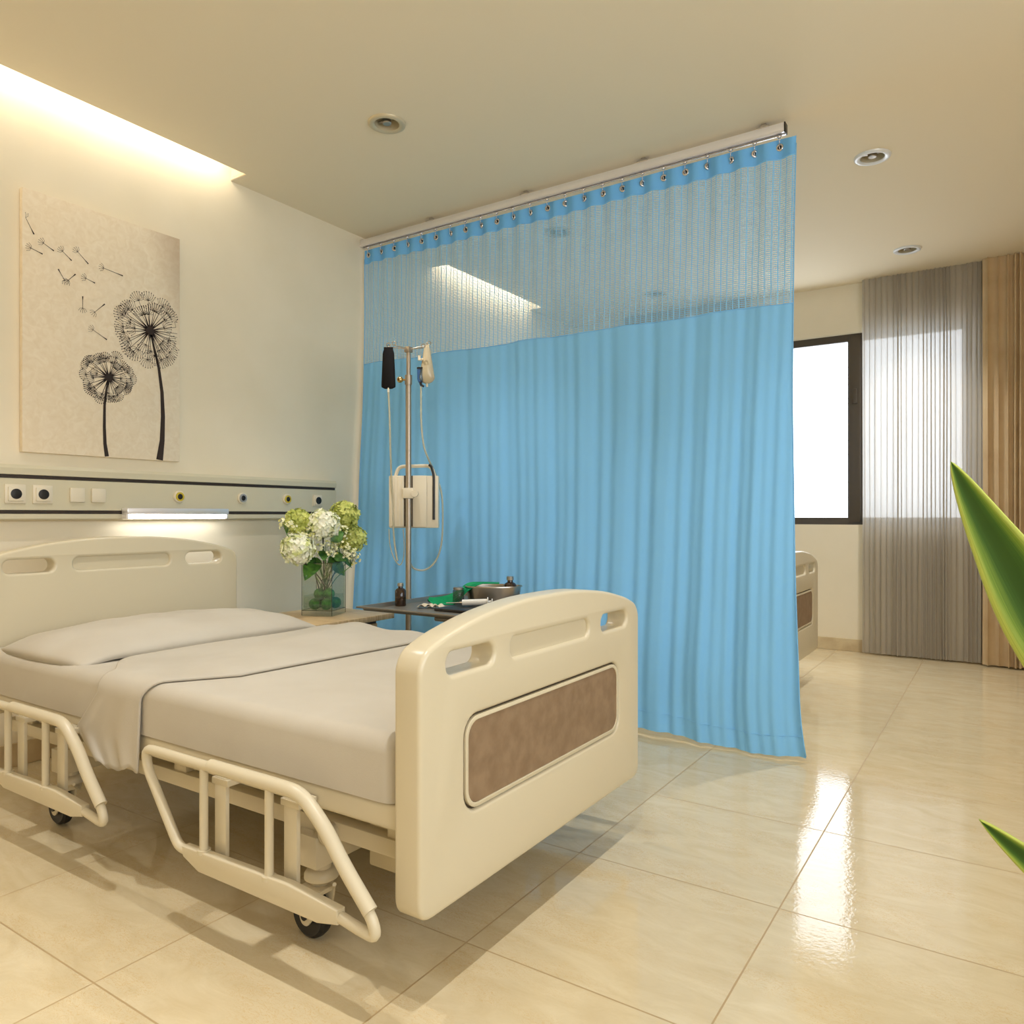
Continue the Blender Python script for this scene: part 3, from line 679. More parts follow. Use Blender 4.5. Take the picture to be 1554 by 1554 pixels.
def stalk(bm, a, b, r=.003, bend=.02):
    a, b = Vector(a), Vector(b); m1 = a.lerp(b, .35)+Vector((0, 0, .02)); tube(bm, smooth_path([a, m1, a.lerp(b, .7)+Vector((0, 0, bend*.5)), b], 4), r, 7)
foot = lambda k: R4 @ Vector((.022*cos(k*1.9), .022*sin(k*1.9), nz+.125))
def petal(bm, c, n, up, s, w=.7, cup=.25):
    side = n.cross(up)
    if side.length < 1e-4: side = n.orthogonal()
    side.normalize(); up = side.cross(n).normalized()
    P_ = [c, c+up*s*.5+side*s*w*.5+n*s*cup*.5, c+up*s+n*s*cup, c+up*s*.5-side*s*w*.5+n*s*cup*.5]
    bm.faces.new([bm.verts.new(p) for p in P_])
def floret(bm, c, n, s, k=4, rg=random):
    n = n.normalized(); t = n.orthogonal().normalized(); a0 = rg.uniform(0, PI)
    for i in range(k):
        up = Matrix.Rotation(a0+2*PI*i/k, 3, n) @ t
        petal(bm, c, n, up, s, .95, rg.uniform(.1, .5))
heads = [((.60, 2.560, .915), .082, 'pet_white', 'large cream hydrangea bloom low on the left of the bouquet'),
         ((.64, 2.690, 1.035), .080, 'pet_white', 'brightest cream hydrangea bloom at the centre of the bouquet'),
         ((.55, 2.610, 1.048), .070, 'pet_lime', 'lime green hydrangea bloom at upper left behind the cream ones'),
         ((.56, 2.920, 1.085), .078, 'pet_lime', 'lime green hydrangea bloom standing highest on the right'),
         ((.54, 2.995, .955), .076, 'pet_lime', 'lime green hydrangea bloom low on the right by the curtain')]
for k, (c, r, mt_, lb) in enumerate(heads):
    c = Vector(c); rg = random.Random(20+k)
    t = thing('hydrangea', lb, 'flower', foot(k), 'hydrangea blooms in the vase')
    bm = bmesh.new(); stalk(bm, foot(k)-Vector((0, 0, .0)), c-Vector((0, 0, r*.5)), .0032); obj('flower_stem', bm, 'stem', t, 180)
    bm = bmesh.new(); n = 260
    for i in range(n):
        z = 1-2*(i+.5)/n; a = i*2.39996; d = Vector((math.sqrt(1-z*z)*cos(a), math.sqrt(1-z*z)*sin(a), z))
        floret(bm, c+Vector((d.x, d.y, d.z*.92))*r*rg.uniform(.84, 1.08), (d+Vector((rg.uniform(-.4, .4), rg.uniform(-.4, .4), rg.uniform(-.4, .4)))), rg.uniform(.012, .018), 4, rg)
    sphere(bm, c, r*.76, 2)
    obj('flower_head', bm, mt_, t, 0, recalc=False)
sprigs = [((.60, 2.492, 1.035), .045, 'small-flowered cream sprig sticking out at far left of bouquet'), ((.66, 2.69, .905), .05, 'small-flowered cream sprig just below the central bloom'),
          ((.67, 2.79, .905), .055, 'small-flowered cream sprig right of the bouquet centre'), ((.62, 2.84, .99), .045, 'small-flowered cream sprig under the upper right lime bloom'),
          ((.68, 2.85, .865), .05, 'small-flowered cream sprig lowest on the right'), ((.57, 2.93, .87), .045, 'small-flowered cream sprig beneath the right lime bloom'),
          ((.60, 2.80, .96), .05, 'small-flowered cream sprig in the gap behind the central bloom'), ((.62, 2.61, .985), .04, 'small-flowered cream sprig between the two left blooms')]
for k, (c, r, lb) in enumerate(sprigs):
    c = Vector(c); rg = random.Random(50+k); base = foot(k+6)
    t = thing('flower_sprig', lb, 'flower', base, 'small-flowered sprigs in the vase')
    bm = bmesh.new(); stalk(bm, base, c-Vector((0, 0, r)), .0022)
    fl = bmesh.new()
    for i in range(34):
        d = Vector((rg.gauss(0, 1), rg.gauss(0, 1), rg.gauss(0, .8)+.3)).normalized(); e = c+d*r*rg.uniform(.5, 1.1)
        tube(bm, [c-Vector((0, 0, r)), (c+e)/2, e], .0007, 4, cap=False)
        n = (d+Vector((.6, -.6, .2))).normalized()
        floret(fl, e, n, .0085, 5, rg); sphere(fl, e+n*.001, .0025, 1)
    obj('sprig_stem', bm, 'leafdk', t, 180); obj('blossoms', fl, 'pet_small', t, 0, recalc=False)
def leaf_mesh(bm, base, tip, width, sag=.02, nrm=(0, 0, 1), serr=.06, fold=.25):
    base, tip = Vector(base), Vector(tip); d = tip-base; ln = d.length; d.normalize(); sd = d.cross(Vector(nrm)).normalized(); up = sd.cross(d)
    def f(u, v):
        wv = width*sin(PI*min(1, v*1.0)**.75)**.9*(1+serr*((v*14) % 1)); a = u*2-1
        return base+d*ln*v+sd*a*wv*.5+up*(abs(a)*width*fold*.5*sin(PI*v)-sag*v*v)
    grid(bm, 6, 20, f)
leaves = [((.60, 2.69, .865), (.655, 2.56, .765), .085, (.6, -.5, .6)), ((.61, 2.76, .865), (.66, 2.83, .765), .07, (.7, -.5, .5)), ((.64, 2.80, .875), (.63, 2.92, .80), .035, (.7, -.4, .5)),
          ((.66, 2.73, .95), (.69, 2.79, 1.0), .06, (.8, -.5, .2)), ((.64, 2.70, .90), (.70, 2.64, .865), .06, (.7, -.5, .6)), ((.65, 2.75, .875), (.70, 2.80, .85), .055, (.7, -.4, .6))]
ll = ['serrated green leaf drooping left of the vase rim', 'green leaf hanging down behind the right of the vase', 'narrow green leaf pointing down right from the bouquet', 'green leaf standing upright between the central blooms', 'pale-veined green leaf lying under the left cream bloom', 'green leaf at the vase mouth below the right sprigs']
for k, (a, b, wd, nr) in enumerate(leaves):
    bm = bmesh.new(); leaf_mesh(bm, a, b, wd, .012, nr); tube(bm, [foot(k), Vector(a)], .0016, 6)
    o = obj('foliage_leaf', bm, 'leafdk', origin=a, smooth=60); tag(o, ll[k], 'leaf', 'leaves in the bouquet')

# ---------------------------------------------------------------- curtain track
TY = 3.62
tr = thing('curtain_track', 'silver aluminium curtain track fixed across the ceiling above the blue curtain', 'curtain track', (1.35, TY, RZ))
bm = bmesh.new()
box(bm, (0.0, TY-.021, 2.872), (2.716, TY+.021, 2.906), .002); box(bm, (0, TY-.021, 2.862), (2.716, TY-.008, 2.872)); box(bm, (0, TY+.008, 2.862), (2.716, TY+.021, 2.872))
obj('rail', bm, 'alu', tr, 30)
bm = bmesh.new(); box(bm, (2.716, TY-.022, 2.861), (2.722, TY+.022, 2.907), .001); obj('end_cap', bm, 'black', tr, 30)['label'] = 'dark end cap'
bm = bmesh.new(); cyl(bm, (0.01, TY, 2.857), (2.70, TY, 2.857), .004, 10); obj('draw_wire', bm, 'chrome', tr)
for x in (.595, 1.29, 2.01, 2.62):
    bm = bmesh.new(); box(bm, (x-.03, TY-.025, 2.903), (x+.03, TY+.025, 2.912), .002); box(bm, (x-.012, TY-.012, 2.91), (x+.012, TY+.012, 2.931), .002)
    obj('ceiling_bracket', bm, 'chrome', tr, 30)

# ---------------------------------------------------------------- the blue curtain
HX = [.05+k*(2.690-.05)/23 for k in range(24)]
def cy(z): t = (2.85-z)/2.83; return TY-.03*t-.155*t*t
def xl(z): return .022+.010*(2.85-z)
def xr(z): t = (2.85-z)/2.83; return 2.768-.022*sin(PI*t)+.062*t*t+(.0 if z > .3 else .022*(1-z/.3)**2)
def csurf(u, z, off=0):
    x = xl(z)+(xr(z)-xl(z))*u; t = max(0, (2.75-z)/2.75); h = (x-.05)/.1148
    y = cy(z)
    y += .011*cos(2*PI*h)*max(0, 1-t*5)
    w1 = u*2.74+.05*sin(2.6*t+u*5)
    y += t**.6*(.011*sin(2*PI*w1/.27+1.2*sin(2.1*t+u*7))+.0065*sin(2*PI*w1/.125+2*sin(u*9)+1.0*t)+.0042*sin(2*PI*w1/.066+3*sin(u*13)+2.2*t))
    y += .006*t*sin(9*t+u*17)+.004*t*sin(23*t-11*u)
    # creases gathered near the lower hem
    y += .006*math.exp(-((t-.86)/.08)**2)*sin(60*u+6*t)
    return Vector((x, y+off, z))
def ztop(u):
    x = xl(2.83)+(xr(2.83)-xl(2.83))*u; h = (x-.05)/.1148; return 2.842-.011*(.5-.5*cos(2*PI*h))+.003*sin(u*9)
def zhead(u): return 2.748+.004*sin(u*21)
def zmesh(u): return 2.080-.014*u*1.0+.004*sin(u*30)
def zhem(u): return .018+.010*sin(u*19)+(.02*(1-u) if u < .8 else .004)
ct = thing('privacy_curtain', 'tall light blue hospital curtain hanging from the ceiling track beside the bed', 'curtain', (1.4, 3.5, 0))
def part(name, za, zb, nu, nv, m, uv=False):
    bm = bmesh.new(); f = lambda u, v: csurf(u, za(u)+(zb(u)-za(u))*v)
    grid(bm, nu, nv, f, (lambda u, v: (u*2.74, za(u)+(zb(u)-za(u))*v)) if uv else None)
    return obj(name, bm, m, ct, 180, recalc=False)
hb = part('header_band', zhead, ztop, 420, 5, 'blueheader')
part('net_panel', zmesh, zhead, 420, 14, 'net', True)
part('cloth_panel', zhem, zmesh, 420, 110, 'bluecloth')
bm = bmesh.new()
for zf in (zhead, zmesh): tube(bm, [csurf(u/140, zf(u/140)) for u in range(141)], .0022, 6)
tube(bm, [csurf(1, .03+k*(2.8-.03)/60) for k in range(61)], .0030, 6); tube(bm, [csurf(0, .05+k*(2.78-.05)/60) for k in range(61)], .003, 6)
tube(bm, [csurf(k/140, zhem(k/140)+.085) for k in range(141)], .0012, 5)
obj('stitched_seam', bm, 'bluecloth', ct, 180)
for k, x in enumerate(HX):
    z = 2.806; u = (x-xl(z))/(xr(z)-xl(z)); p = csurf(u, z)
    rg = Matrix.Rotation(random.uniform(-.5, .9), 4, 'Z'); T4 = Matrix.Translation(p) @ rg
    bm = bmesh.new(); t = bmesh.new(); lathe(t, [(.0095, -.004), (.0145, -.006), (.0185, -.003), (.0185, .003), (.0145, .006), (.0095, .004), (.0095, -.004)], (0, 0, 0), 20, 'Y')
    bmesh.ops.transform(t, matrix=T4, verts=t.verts); merge(bm, t); g = obj('grommet', bm, 'chrome', ct, 60)
    bm = bmesh.new(); t = bmesh.new(); lathe(t, [(0, -.0025), (.0105, -.0025), (.0105, .0025), (0, .0025)], (0, 0, 0), 16, 'Y'); bmesh.ops.transform(t, matrix=T4, verts=t.verts); merge(bm, t); obj('grommet_hole', bm, 'black', g, 0)['label'] = 'dark eyelet opening'
    bm = bmesh.new(); q = Vector((x, TY, 2.852))
    tube(bm, smooth_path([q, q+Vector((.004, -.006, -.012)), Vector((p.x, p.y-.010, p.z+.020)), Vector((p.x, p.y-.010, p.z-.004)), Vector((p.x, p.y+.004, p.z-.008)), Vector((p.x, p.y+.010, p.z+.004))], 4), .0020, 7)
    sphere(bm, q, .0095, 2); cyl(bm, q+Vector((-.011, 0, .003)), q+Vector((.011, 0, .003)), .006, 10); cyl(bm, q, q+Vector((0, 0, .014)), .003, 8)
    obj('curtain_hook', bm, 'chrome', ct, 60)

# ---------------------------------------------------------------- window curtains
def pleat(x0, x1, y, n, amp, seed, z0=.012, z1=2.928, taper=0):
    rg = random.Random(seed); ws = [rg.uniform(.5, 1.6) for _ in range(n)]; tot = sum(ws); ed = [0]
    for a in ws: ed.append(ed[-1]+a/tot)
    am = [rg.uniform(.5, 1.1) for _ in range(n)]
    def f(u, v):
        z = z0+(z1-z0)*v
        for i in range(n):
            if u <= ed[i+1]+1e-9: break
        t = (u-ed[i])/(ed[i+1]-ed[i]); s = (.5-.5*cos(2*PI*t))
        k = amp*am[i]*(1-.25*v)
        x = x0+(x1-x0)*u+.008*sin(3*v+i)*(1-v)*.5+.28*(x1-x0)/n*sin(2*PI*t)
        return Vector((x, y-k*s+.004*sin(5*v+i*1.7), z))
    return f
def win_curtain(name, x0, x1, y, n, amp, seed, m, lb, cat, grp=None, res=10):
    t = thing(name, lb, cat, ((x0+x1)/2, y, 0), grp)
    bm = bmesh.new(); grid(bm, n*res, 12, pleat(x0, x1, y, n, amp, seed)); obj('cloth_panel', bm, m, t, 180, recalc=False)
    return t
win_curtain('sheer_curtain', 2.63, 3.44, 6.43, 25, .034, 5, 'sheer', 'translucent greyish sheer curtain over the right part of the window', 'curtain', 'sheer window curtains')
win_curtain('sheer_curtain', .60, 1.76, 6.43, 34, .035, 9, 'sheer', 'sheer curtain left of the window, seen through the blue net only', 'curtain', 'sheer window curtains')
win_curtain('drape', 3.43, 4.35, 6.38, 18, .05, 6, 'drape', 'brown pleated opaque drape at the right edge beside the sheer curtain', 'curtain')

# ---------------------------------------------------------------- drip stand
DX, DY = .932, 3.02
st = thing('drip_stand', 'tall steel drip stand with hooks standing in front of the blue curtain', 'drip stand', (DX, DY, 0))
bm = bmesh.new(); cyl(bm, (DX, DY, .10), (DX, DY, 1.80), .0155, 20); obj('outer_pole', bm, 'polesteel', st)
bm = bmesh.new(); cyl(bm, (DX, DY, 1.70), (DX, DY, 1.955), .0115, 16); obj('inner_pole', bm, 'polesteel', st)
bm = bmesh.new(); cyl(bm, (DX, DY, 1.775), (DX, DY, 1.825), .0195, 20); obj('height_clamp', bm, 'polesteel', st)
bm = bmesh.new(); cyl(bm, (DX, DY, 1.80), (DX-.025, DY-.03, 1.80), .005, 10); sphere(bm, (DX-.03, DY-.033, 1.80), .017, 3); obj('clamp_knob', bm, 'brass', st)['label'] = 'shiny round brass-coloured knob'
bm = bmesh.new(); box(bm, (DX-.017, DY-.017, 1.945), (DX+.017, DY+.017, 1.975), .004); obj('hook_boss', bm, 'polesteel', st, 30)
ER, EF = Vector((.8348, .5505, 0)), Vector((.5505, -.8348, 0))   # across / towards the bed
def D(a, b, z): return Vector((DX, DY, z))+ER*a+EF*b
hooks = [(-.085, -.055, 2.005), (-.098, .05, 1.972), (.105, -.03, 2.0), (.085, .06, 1.965)]
for a, b, z in hooks:
    bm = bmesh.new(); e = D(a, b, z-.008)
    pts = [D(0, 0, 1.962), D(a*.5, b*.5, (z+1.955)/2), e]
    for k in range(1, 10): ang = -PI/2+k*2*PI/10; pts.append(e+ER*(.010*cos(ang) if a < 0 else -.010*cos(ang))*1.0+Vector((0, 0, .010+.010*sin(ang))))
    tube(bm, smooth_path(pts, 3), .0024, 7); obj('hook', bm, 'polesteel', st)
for k in range(5):
    a = 2*PI*k/5+math.radians(189); e = Vector((DX+.21*cos(a), DY+.21*sin(a), .075))
    bm = bmesh.new(); tube(bm, smooth_path([(DX, DY, .125), (DX+.1*cos(a), DY+.1*sin(a), .11), e], 4), [.016]*8+[.011], 10); lg = obj('base_leg', bm, 'polesteel', st)
    bm = bmesh.new(); lathe(bm, [(.006, -.010), (.025, -.010), (.028, 0), (.025, .010), (.006, .010)], (e.x, e.y, .028), 20, 'Y'); cyl(bm, (e.x, e.y, .03), (e.x, e.y, .075), .006, 8); obj('caster_wheel', bm, 'rubber', lg, 40)

def pump():
    t = thing('infusion_pump_case', 'cream boxy pump case with carrying handle clamped to the drip stand', 'medical device', D(.02, -.06, 1.0))
    ang = math.atan2(ER.y, ER.x); R_ = Matrix.Translation((DX, DY, 0)) @ Matrix.Rotation(ang, 4, 'Z')   # local x across, y away from the bed
    bm = bmesh.new(); box(bm, (-.105, .024, 1.016), (.155, .095, 1.295), .004, M4=R_); obj('case_body', bm, 'offwhite', t, 30)
    bm = bmesh.new(); box(bm, (-.105, .008, 1.022), (-.024, .024, 1.292), .003, M4=R_)
    for k in range(4): box(bm, (-.095+k*.019, .004, 1.026), (-.085+k*.019, .009, 1.288), .002, M4=R_)
    obj('front_plate', bm, 'offwhite', t, 30)
    bm = bmesh.new(); box(bm, (.020, .010, 1.020), (.095, .024, 1.295), .003, M4=R_); obj('front_plate', bm, 'offwhite', t, 30)
    bm = bmesh.new()
    tube(bm, [R_ @ Vector(p) for p in round_path([(-.078, .055, 1.29), (-.060, .055, 1.345), (.115, .055, 1.350), (.132, .055, 1.29)], .03, 6)], .0105, 10, flat=(1, .8)); obj('carrying_handle', bm, 'offwhite', t)
    bm = bmesh.new(); tube(bm, [R_ @ Vector(p) for p in round_path([(.105, .018, 1.352), (.118, .018, 1.345), (.132, .020, 1.300), (.132, .020, 1.060)], .02, 5)], .0068, 8); obj('black_band', bm, 'black', t)['label'] = 'black vertical band'
    bm = bmesh.new(); box(bm, (-.026, .010, 1.024), (.020, .023, 1.294), 0, M4=R_); obj('pole_channel', bm, 'groove', t, 0)['label'] = 'dark recess behind the pole'
    bm = bmesh.new(); box(bm, (-.028, -.026, 1.172), (.030, .022, 1.228), .006, M4=R_); cyl(bm, R_ @ Vector((.036, -.034, 1.198)), R_ @ Vector((.036, .0, 1.198)), .018, 20); obj('pole_clamp', bm, 'offwhite', t, 40)
pump()

def bag(name, a, b, ztp, zbt, w1, w2, th, m, lb, vt=.82, cat='infusion bag'):
    t = thing(name, lb, cat, D(a, b, zbt)); n = 24
    bm = bmesh.new()
    def f(u, v):
        ang = 2*PI*u; z = ztp+(zbt-ztp)*v
        w = (w1+(w2-w1)*min(1, v*1.15))/2; k = 1.0
        if v > vt: k = max(.3, math.sqrt(max(0, 1-((v-vt)/(1.01-vt))**2)))
        if v < .12: k = .7+.3*math.sqrt(v/.12)
        tt = th/2*(.15+.85*sin(PI*min(1, (.06+v*.9)))**.8*(0.5+.5*v))
        return D(a+w*k*cos(ang)*1.0, b+tt*sin(ang), z)
    grid(bm, n, 26, f); bmesh.ops.remove_doubles(bm, verts=bm.verts, dist=1e-5)
    for s in ('lo', 'hi'):
        pass
    bmesh.ops.holes_fill(bm, edges=[e for e in bm.edges if e.is_boundary], sides=64)
    obj('bag_body', bm, m, t, 70)
    bm = bmesh.new(); box(bm, (-w1*.42, -.002, 0), (w1*.42, .002, .014), .001, M4=Matrix.Translation(D(a, b, ztp-.006)) @ Matrix.Rotation(math.atan2(ER.y, ER.x), 4, 'Z')); tube(bm, [D(a+.006*cos(q*PI/4), b, ztp+.014+.006*sin(q*PI/4)) for q in range(8)], .0016, 6, closed=True); obj('hanging_loop', bm, m, t)
    bm = bmesh.new(); cyl(bm, D(a, b, zbt+.006), D(a, b, zbt-.018), .006, 12); obj('outlet_port', bm, 'offwhite', t)
    return t
bag('blood_bag', -.098, .05, 1.955, 1.745, .058, .074, .030, 'bagblack', 'flat black infusion bag on the left hook of the drip stand', .95)
b2 = bag('saline_bag', .098, .0, 1.978, 1.782, .030, .084, .072, 'bag', 'plump beige translucent infusion bag on the right hook of the drip stand')
bm = bmesh.new(); cyl(bm, D(.060, .02, 1.90), D(.060, .02, 1.925), .008, 12); cyl(bm, D(.056, .02, 1.905), D(.08, .02, 1.905), .006, 10); obj('injection_port', bm, 'offwhite', b2)
dc = thing('drip_chamber', 'small blue drip chamber behind the plump infusion bag', 'drip chamber', D(.062, .01, 1.78))
bm = bmesh.new(); lathe(bm, [(0, 1.785), (.010, 1.785), (.016, 1.80), (.017, 1.855), (.014, 1.86), (0, 1.86)], D(.064, .01, 0), 24); obj('chamber_body', bm, 'bluecup', dc, 40)
bm = bmesh.new(); cyl(bm, D(.064, .01, 1.857), D(.064, .01, 1.864), .0185, 20); cyl(bm, D(.07, .005, 1.766), D(.075, .005, 1.774), .012, 16); cyl(bm, D(.066, .01, 1.775), D(.066, .01, 1.79), .007, 12); obj('chamber_cap', bm, 'black', dc, 40)
# tubing
def tubing(lb, pts, r=.0052):
    bm = bmesh.new(); tube(bm, smooth_path(pts, 10), r, 8); o = obj('drip_tube', bm, 'tube', origin=pts[0], smooth=180); tag(o, lb, 'tube', 'drip tubes'); return o
tubing('clear tube running straight down from the black infusion bag to the pump case', [D(-.098, .05, 1.735), D(-.092, .05, 1.6), D(-.090, .03, 1.4), D(-.088, .01, 1.27), D(-.085, -.006, 1.15), D(-.082, -.006, 1.03), D(-.075, -.012, .93), D(-.06, -.01, .84)])
tubing('clear tube curving down from the plump bag behind the pump handle', [D(.068, .01, 1.765), D(.068, .01, 1.68), D(.070, .01, 1.56), D(.082, .0, 1.45), D(.105, -.02, 1.38), D(.13, -.11, 1.31), D(.165, -.11, 1.2), D(.172, -.10, 1.04), D(.165, -.08, .92), D(.135, -.07, .835), D(.08, -.06, .79), D(.02, -.05, .80), D(.0, -.03, .85)])
tubing('clear tube hanging in a narrow loop left of the pole', [D(-.105, -.01, 1.01), D(-.10, -.01, .93), D(-.08, -.01, .86), D(-.05, -.01, .82), D(-.03, -.01, .85), D(-.024, -.01, .92), D(-.03, -.008, 1.01)], .0028)

# ---------------------------------------------------------------- instrument table with tray
TX0, TX1, TY0, TY1, TZ = 1.085, 1.685, 2.49, 3.30, .645
tb = thing('instrument_table', 'steel instrument table with shallow rimmed tray top behind the nearer bed', 'table', (1.55, 2.9, 0))
bm = bmesh.new()
def tr_ring(off, z): return [Vector((TX0+off, TY0+off, z)), Vector((TX1-off, TY0+off, z)), Vector((TX1-off, TY1-off, z)), Vector((TX0+off, TY1-off, z))]
rs = [tr_ring(o, z) for o, z in ((-.002, TZ+.012), (0, TZ+.018), (.014, TZ+.018), (.022, TZ), (.022, TZ))]
rs[-1] = tr_ring(.3, TZ)
VV = [[bm.verts.new(p) for p in r_] for r_ in rs[:4]]
for a, b in zip(VV, VV[1:]):
    for k in range(4): bm.faces.new((a[k], a[(k+1) % 4], b[(k+1) % 4], b[k]))
bm.faces.new(VV[-1])
o = obj('tray_top', bm, 'darksteel', tb, 30); so = o.modifiers.new('s', 'SOLIDIFY'); so.thickness = .003; so.offset = 1
bm = bmesh.new(); tube(bm, round_path([(1.50, TY0+.06, .632), (1.62, TY0+.06, .632), (1.62, TY1-.06, .632), (1.50, TY1-.06, .632)], .03, 5), .010, 10); obj('support_frame', bm, 'steel', tb)
bm = bmesh.new(); cyl(bm, (1.62, 3.02, .06), (1.62, 3.02, .632), .014, 16); obj('pedestal_post', bm, 'steel', tb)
bm = bmesh.new(); tube(bm, round_path([(1.20, 2.68, .05), (1.62, 2.68, .05), (1.62, 3.16, .05), (1.20, 3.16, .05)], .05, 5), .014, 12); obj('foot_frame', bm, 'steel', tb)
for p in ((1.22, 2.68), (1.58, 2.68), (1.58, 3.16), (1.22, 3.16)):
    bm = bmesh.new(); lathe(bm, [(.004, -.008), (.018, -.008), (.020, 0), (.018, .008), (.004, .008)], (p[0], p[1], .0200), 18, 'Y'); cyl(bm, (p[0], p[1], .02), (p[0], p[1], .045), .005, 8); obj('caster_wheel', bm, 'rubber', tb, 40)

def bottle(x, y, z, s, lb, m='amber'):
    t = thing('glass_bottle', lb, 'bottle', (x, y, z), 'small dark bottles on the tray')
    bm = bmesh.new(); lathe(bm, [(0, 0), (.024*s, 0), (.026*s, .003*s), (.026*s, .072*s), (.020*s, .080*s), (.0115*s, .085*s), (.0105*s, .094*s), (0, .094*s)], (x, y, z), 28); obj('bottle_body', bm, m, t, 50)
    bm = bmesh.new(); lathe(bm, [(0, .0925*s), (.0145*s, .093*s), (.0145*s, .106*s), (.012*s, .108*s), (0, .108*s)], (x, y, z), 24); obj('bottle_cap', bm, 'steel' if m == 'amber' else 'black', t, 50)
    return t
bottle(1.14, 2.725, TZ+.002, 1.02, 'brown glass bottle with grey cap at left end of the steel tray')
bottle(1.535, 3.085, TZ+.006, 1.22, 'dark bottle standing inside the steel basin, only its top showing')
# basin (kidney-like oval pan)
bs = thing('steel_basin', 'oval stainless steel basin with flared rim on the tray', 'basin', (1.46, 3.06, TZ))
bm = bmesh.new()
def ov(r, z, k=40):
    out = []
    for i in range(k):
        a = 2*PI*i/k; q = ER*(.135*r*cos(a))+EF*(.085*r*sin(a)); out.append(Vector((1.46, 3.05, z))+q)
    return out
pr = [(1.02, .088), (1.06, .086), (1.05, .091), (1.0, .090), (.97, .080), (.90, .005), (.0001, .004), (.0001, .001), (.92, .0015), (1.0, .086)]
R_ = [[bm.verts.new(p) for p in ov(r, TZ+.001+z)] for r, z in pr]
for a, b in zip(R_, R_[1:]):
    for k in range(40): bm.faces.new((a[k], a[(k+1) % 40], b[(k+1) % 40], b[k]))
bmesh.ops.remove_doubles(bm, verts=bm.verts, dist=1e-5)
obj('basin_body', bm, 'steel', bs, 50)
# green cloth draped from the basin rim to the tray
bm = bmesh.new()
path = [Vector((1.20, 2.86, TZ+.010)), Vector((1.235, 2.87, TZ+.014)), Vector((1.29, 2.90, TZ+.028)), Vector((1.33, 2.935, TZ+.060)), Vector((1.365, 2.965, TZ+.095)), Vector((1.42, 2.99, TZ+.104)), Vector((1.50, 3.04, TZ+.104))]
path = smooth_path(path, 6)
def gc(u, v):
    i = v*(len(path)-1); k = min(int(i), len(path)-2); p = path[k].lerp(path[k+1], i-k)
    wd = .10-.03*v; dv = Vector((.55, -.83, 0))
    q = p+dv*(u-.55)*wd; q.z += .008*sin(u*8+v*4)*(1-v)-.050*u*sin(PI*min(1, v*1.15))**1.2+.012*(1-v); q.z = max(q.z, TZ+.004); return q
grid(bm, 16, 36, gc); o = obj('surgical_cloth', bm, 'green_cloth', origin=(1.3, 2.9, TZ), smooth=180)
so = o.modifiers.new('s', 'SOLIDIFY'); so.thickness = .003; so.offset = 1
tag(o, 'bright green cloth draped from the basin rim down onto the tray', 'cloth')
t = thing('glass_jar', 'small clear dark jar with metal lid standing left of the basin', 'jar', (1.345, 2.915, TZ))
bm = bmesh.new(); lathe(bm, [(0, 0), (.026, 0), (.028, .004), (.028, .068), (.024, .074)], (1.345, 2.915, TZ+.002), 28); obj('jar_body', bm, 'jar', t, 50)
bm = bmesh.new(); lathe(bm, [(.0, .086), (.022, .086), (.026, .083), (.026, .074), (0, .074)], (1.345, 2.915, TZ+.002), 28); obj('jar_lid', bm, 'steel', t, 50)
# black case under the syringe
bm = bmesh.new(); box(bm, (1.40, 2.66, TZ+.002), (1.66, 2.90, TZ+.016), .004, rotz=.0); o = obj('instrument_mat', bm, 'black', origin=(1.5, 2.8, TZ), smooth=30); tag(o, 'flat black case lying in front of the basin under the syringe', 'case')
t = thing('syringe', 'white plastic syringe lying on the black case in the tray', 'syringe', (1.5, 2.78, TZ+.016))
a, b = Vector((1.475, 2.775, TZ+.034)), Vector((1.575, 2.835, TZ+.038)); d = (b-a).normalized()
bm = bmesh.new(); cyl(bm, a, b, .0145, 20); cyl(bm, b, b+d*.004, .022, 20); obj('barrel', bm, 'syringe', t, 40)
bm = bmesh.new(); cyl(bm, b+d*.004, b+d*.02, .006, 12); cyl(bm, b+d*.02, b+d*.024, .014, 16); obj('plunger', bm, 'syringe', t, 40)
bm = bmesh.new(); cyl(bm, a, a-d*.012, .007, 12, .004); cyl(bm, a-d*.012, a-d*.075, .003, 8); obj('needle', bm, 'chrome', t, 40)
for k, (x, y, rz, lb) in enumerate(((1.30, 2.73, .5, 'crumpled pale packet nearest the bottle on the tray'), (1.355, 2.745, .2, 'crumpled pale packet beside the black case on the tray'))):
    bm = bmesh.new(); rg = random.Random(80+k)
    def pk(u, v): q = Matrix.Rotation(rz, 3, 'Z') @ Vector(((u-.5)*.085, (v-.5)*.05, 0)); return Vector((x, y, TZ+.006+.016*abs(sin(u*7+v*3+k))*(1-abs(2*u-1)**3)))+q
    grid(bm, 12, 8, pk); o = obj('paper_packet', bm, 'paper', origin=(x, y, TZ), smooth=30); so = o.modifiers.new('s', 'SOLIDIFY'); so.thickness = .002; so.offset = 1
    tag(o, lb, 'packet', 'packets on the tray')

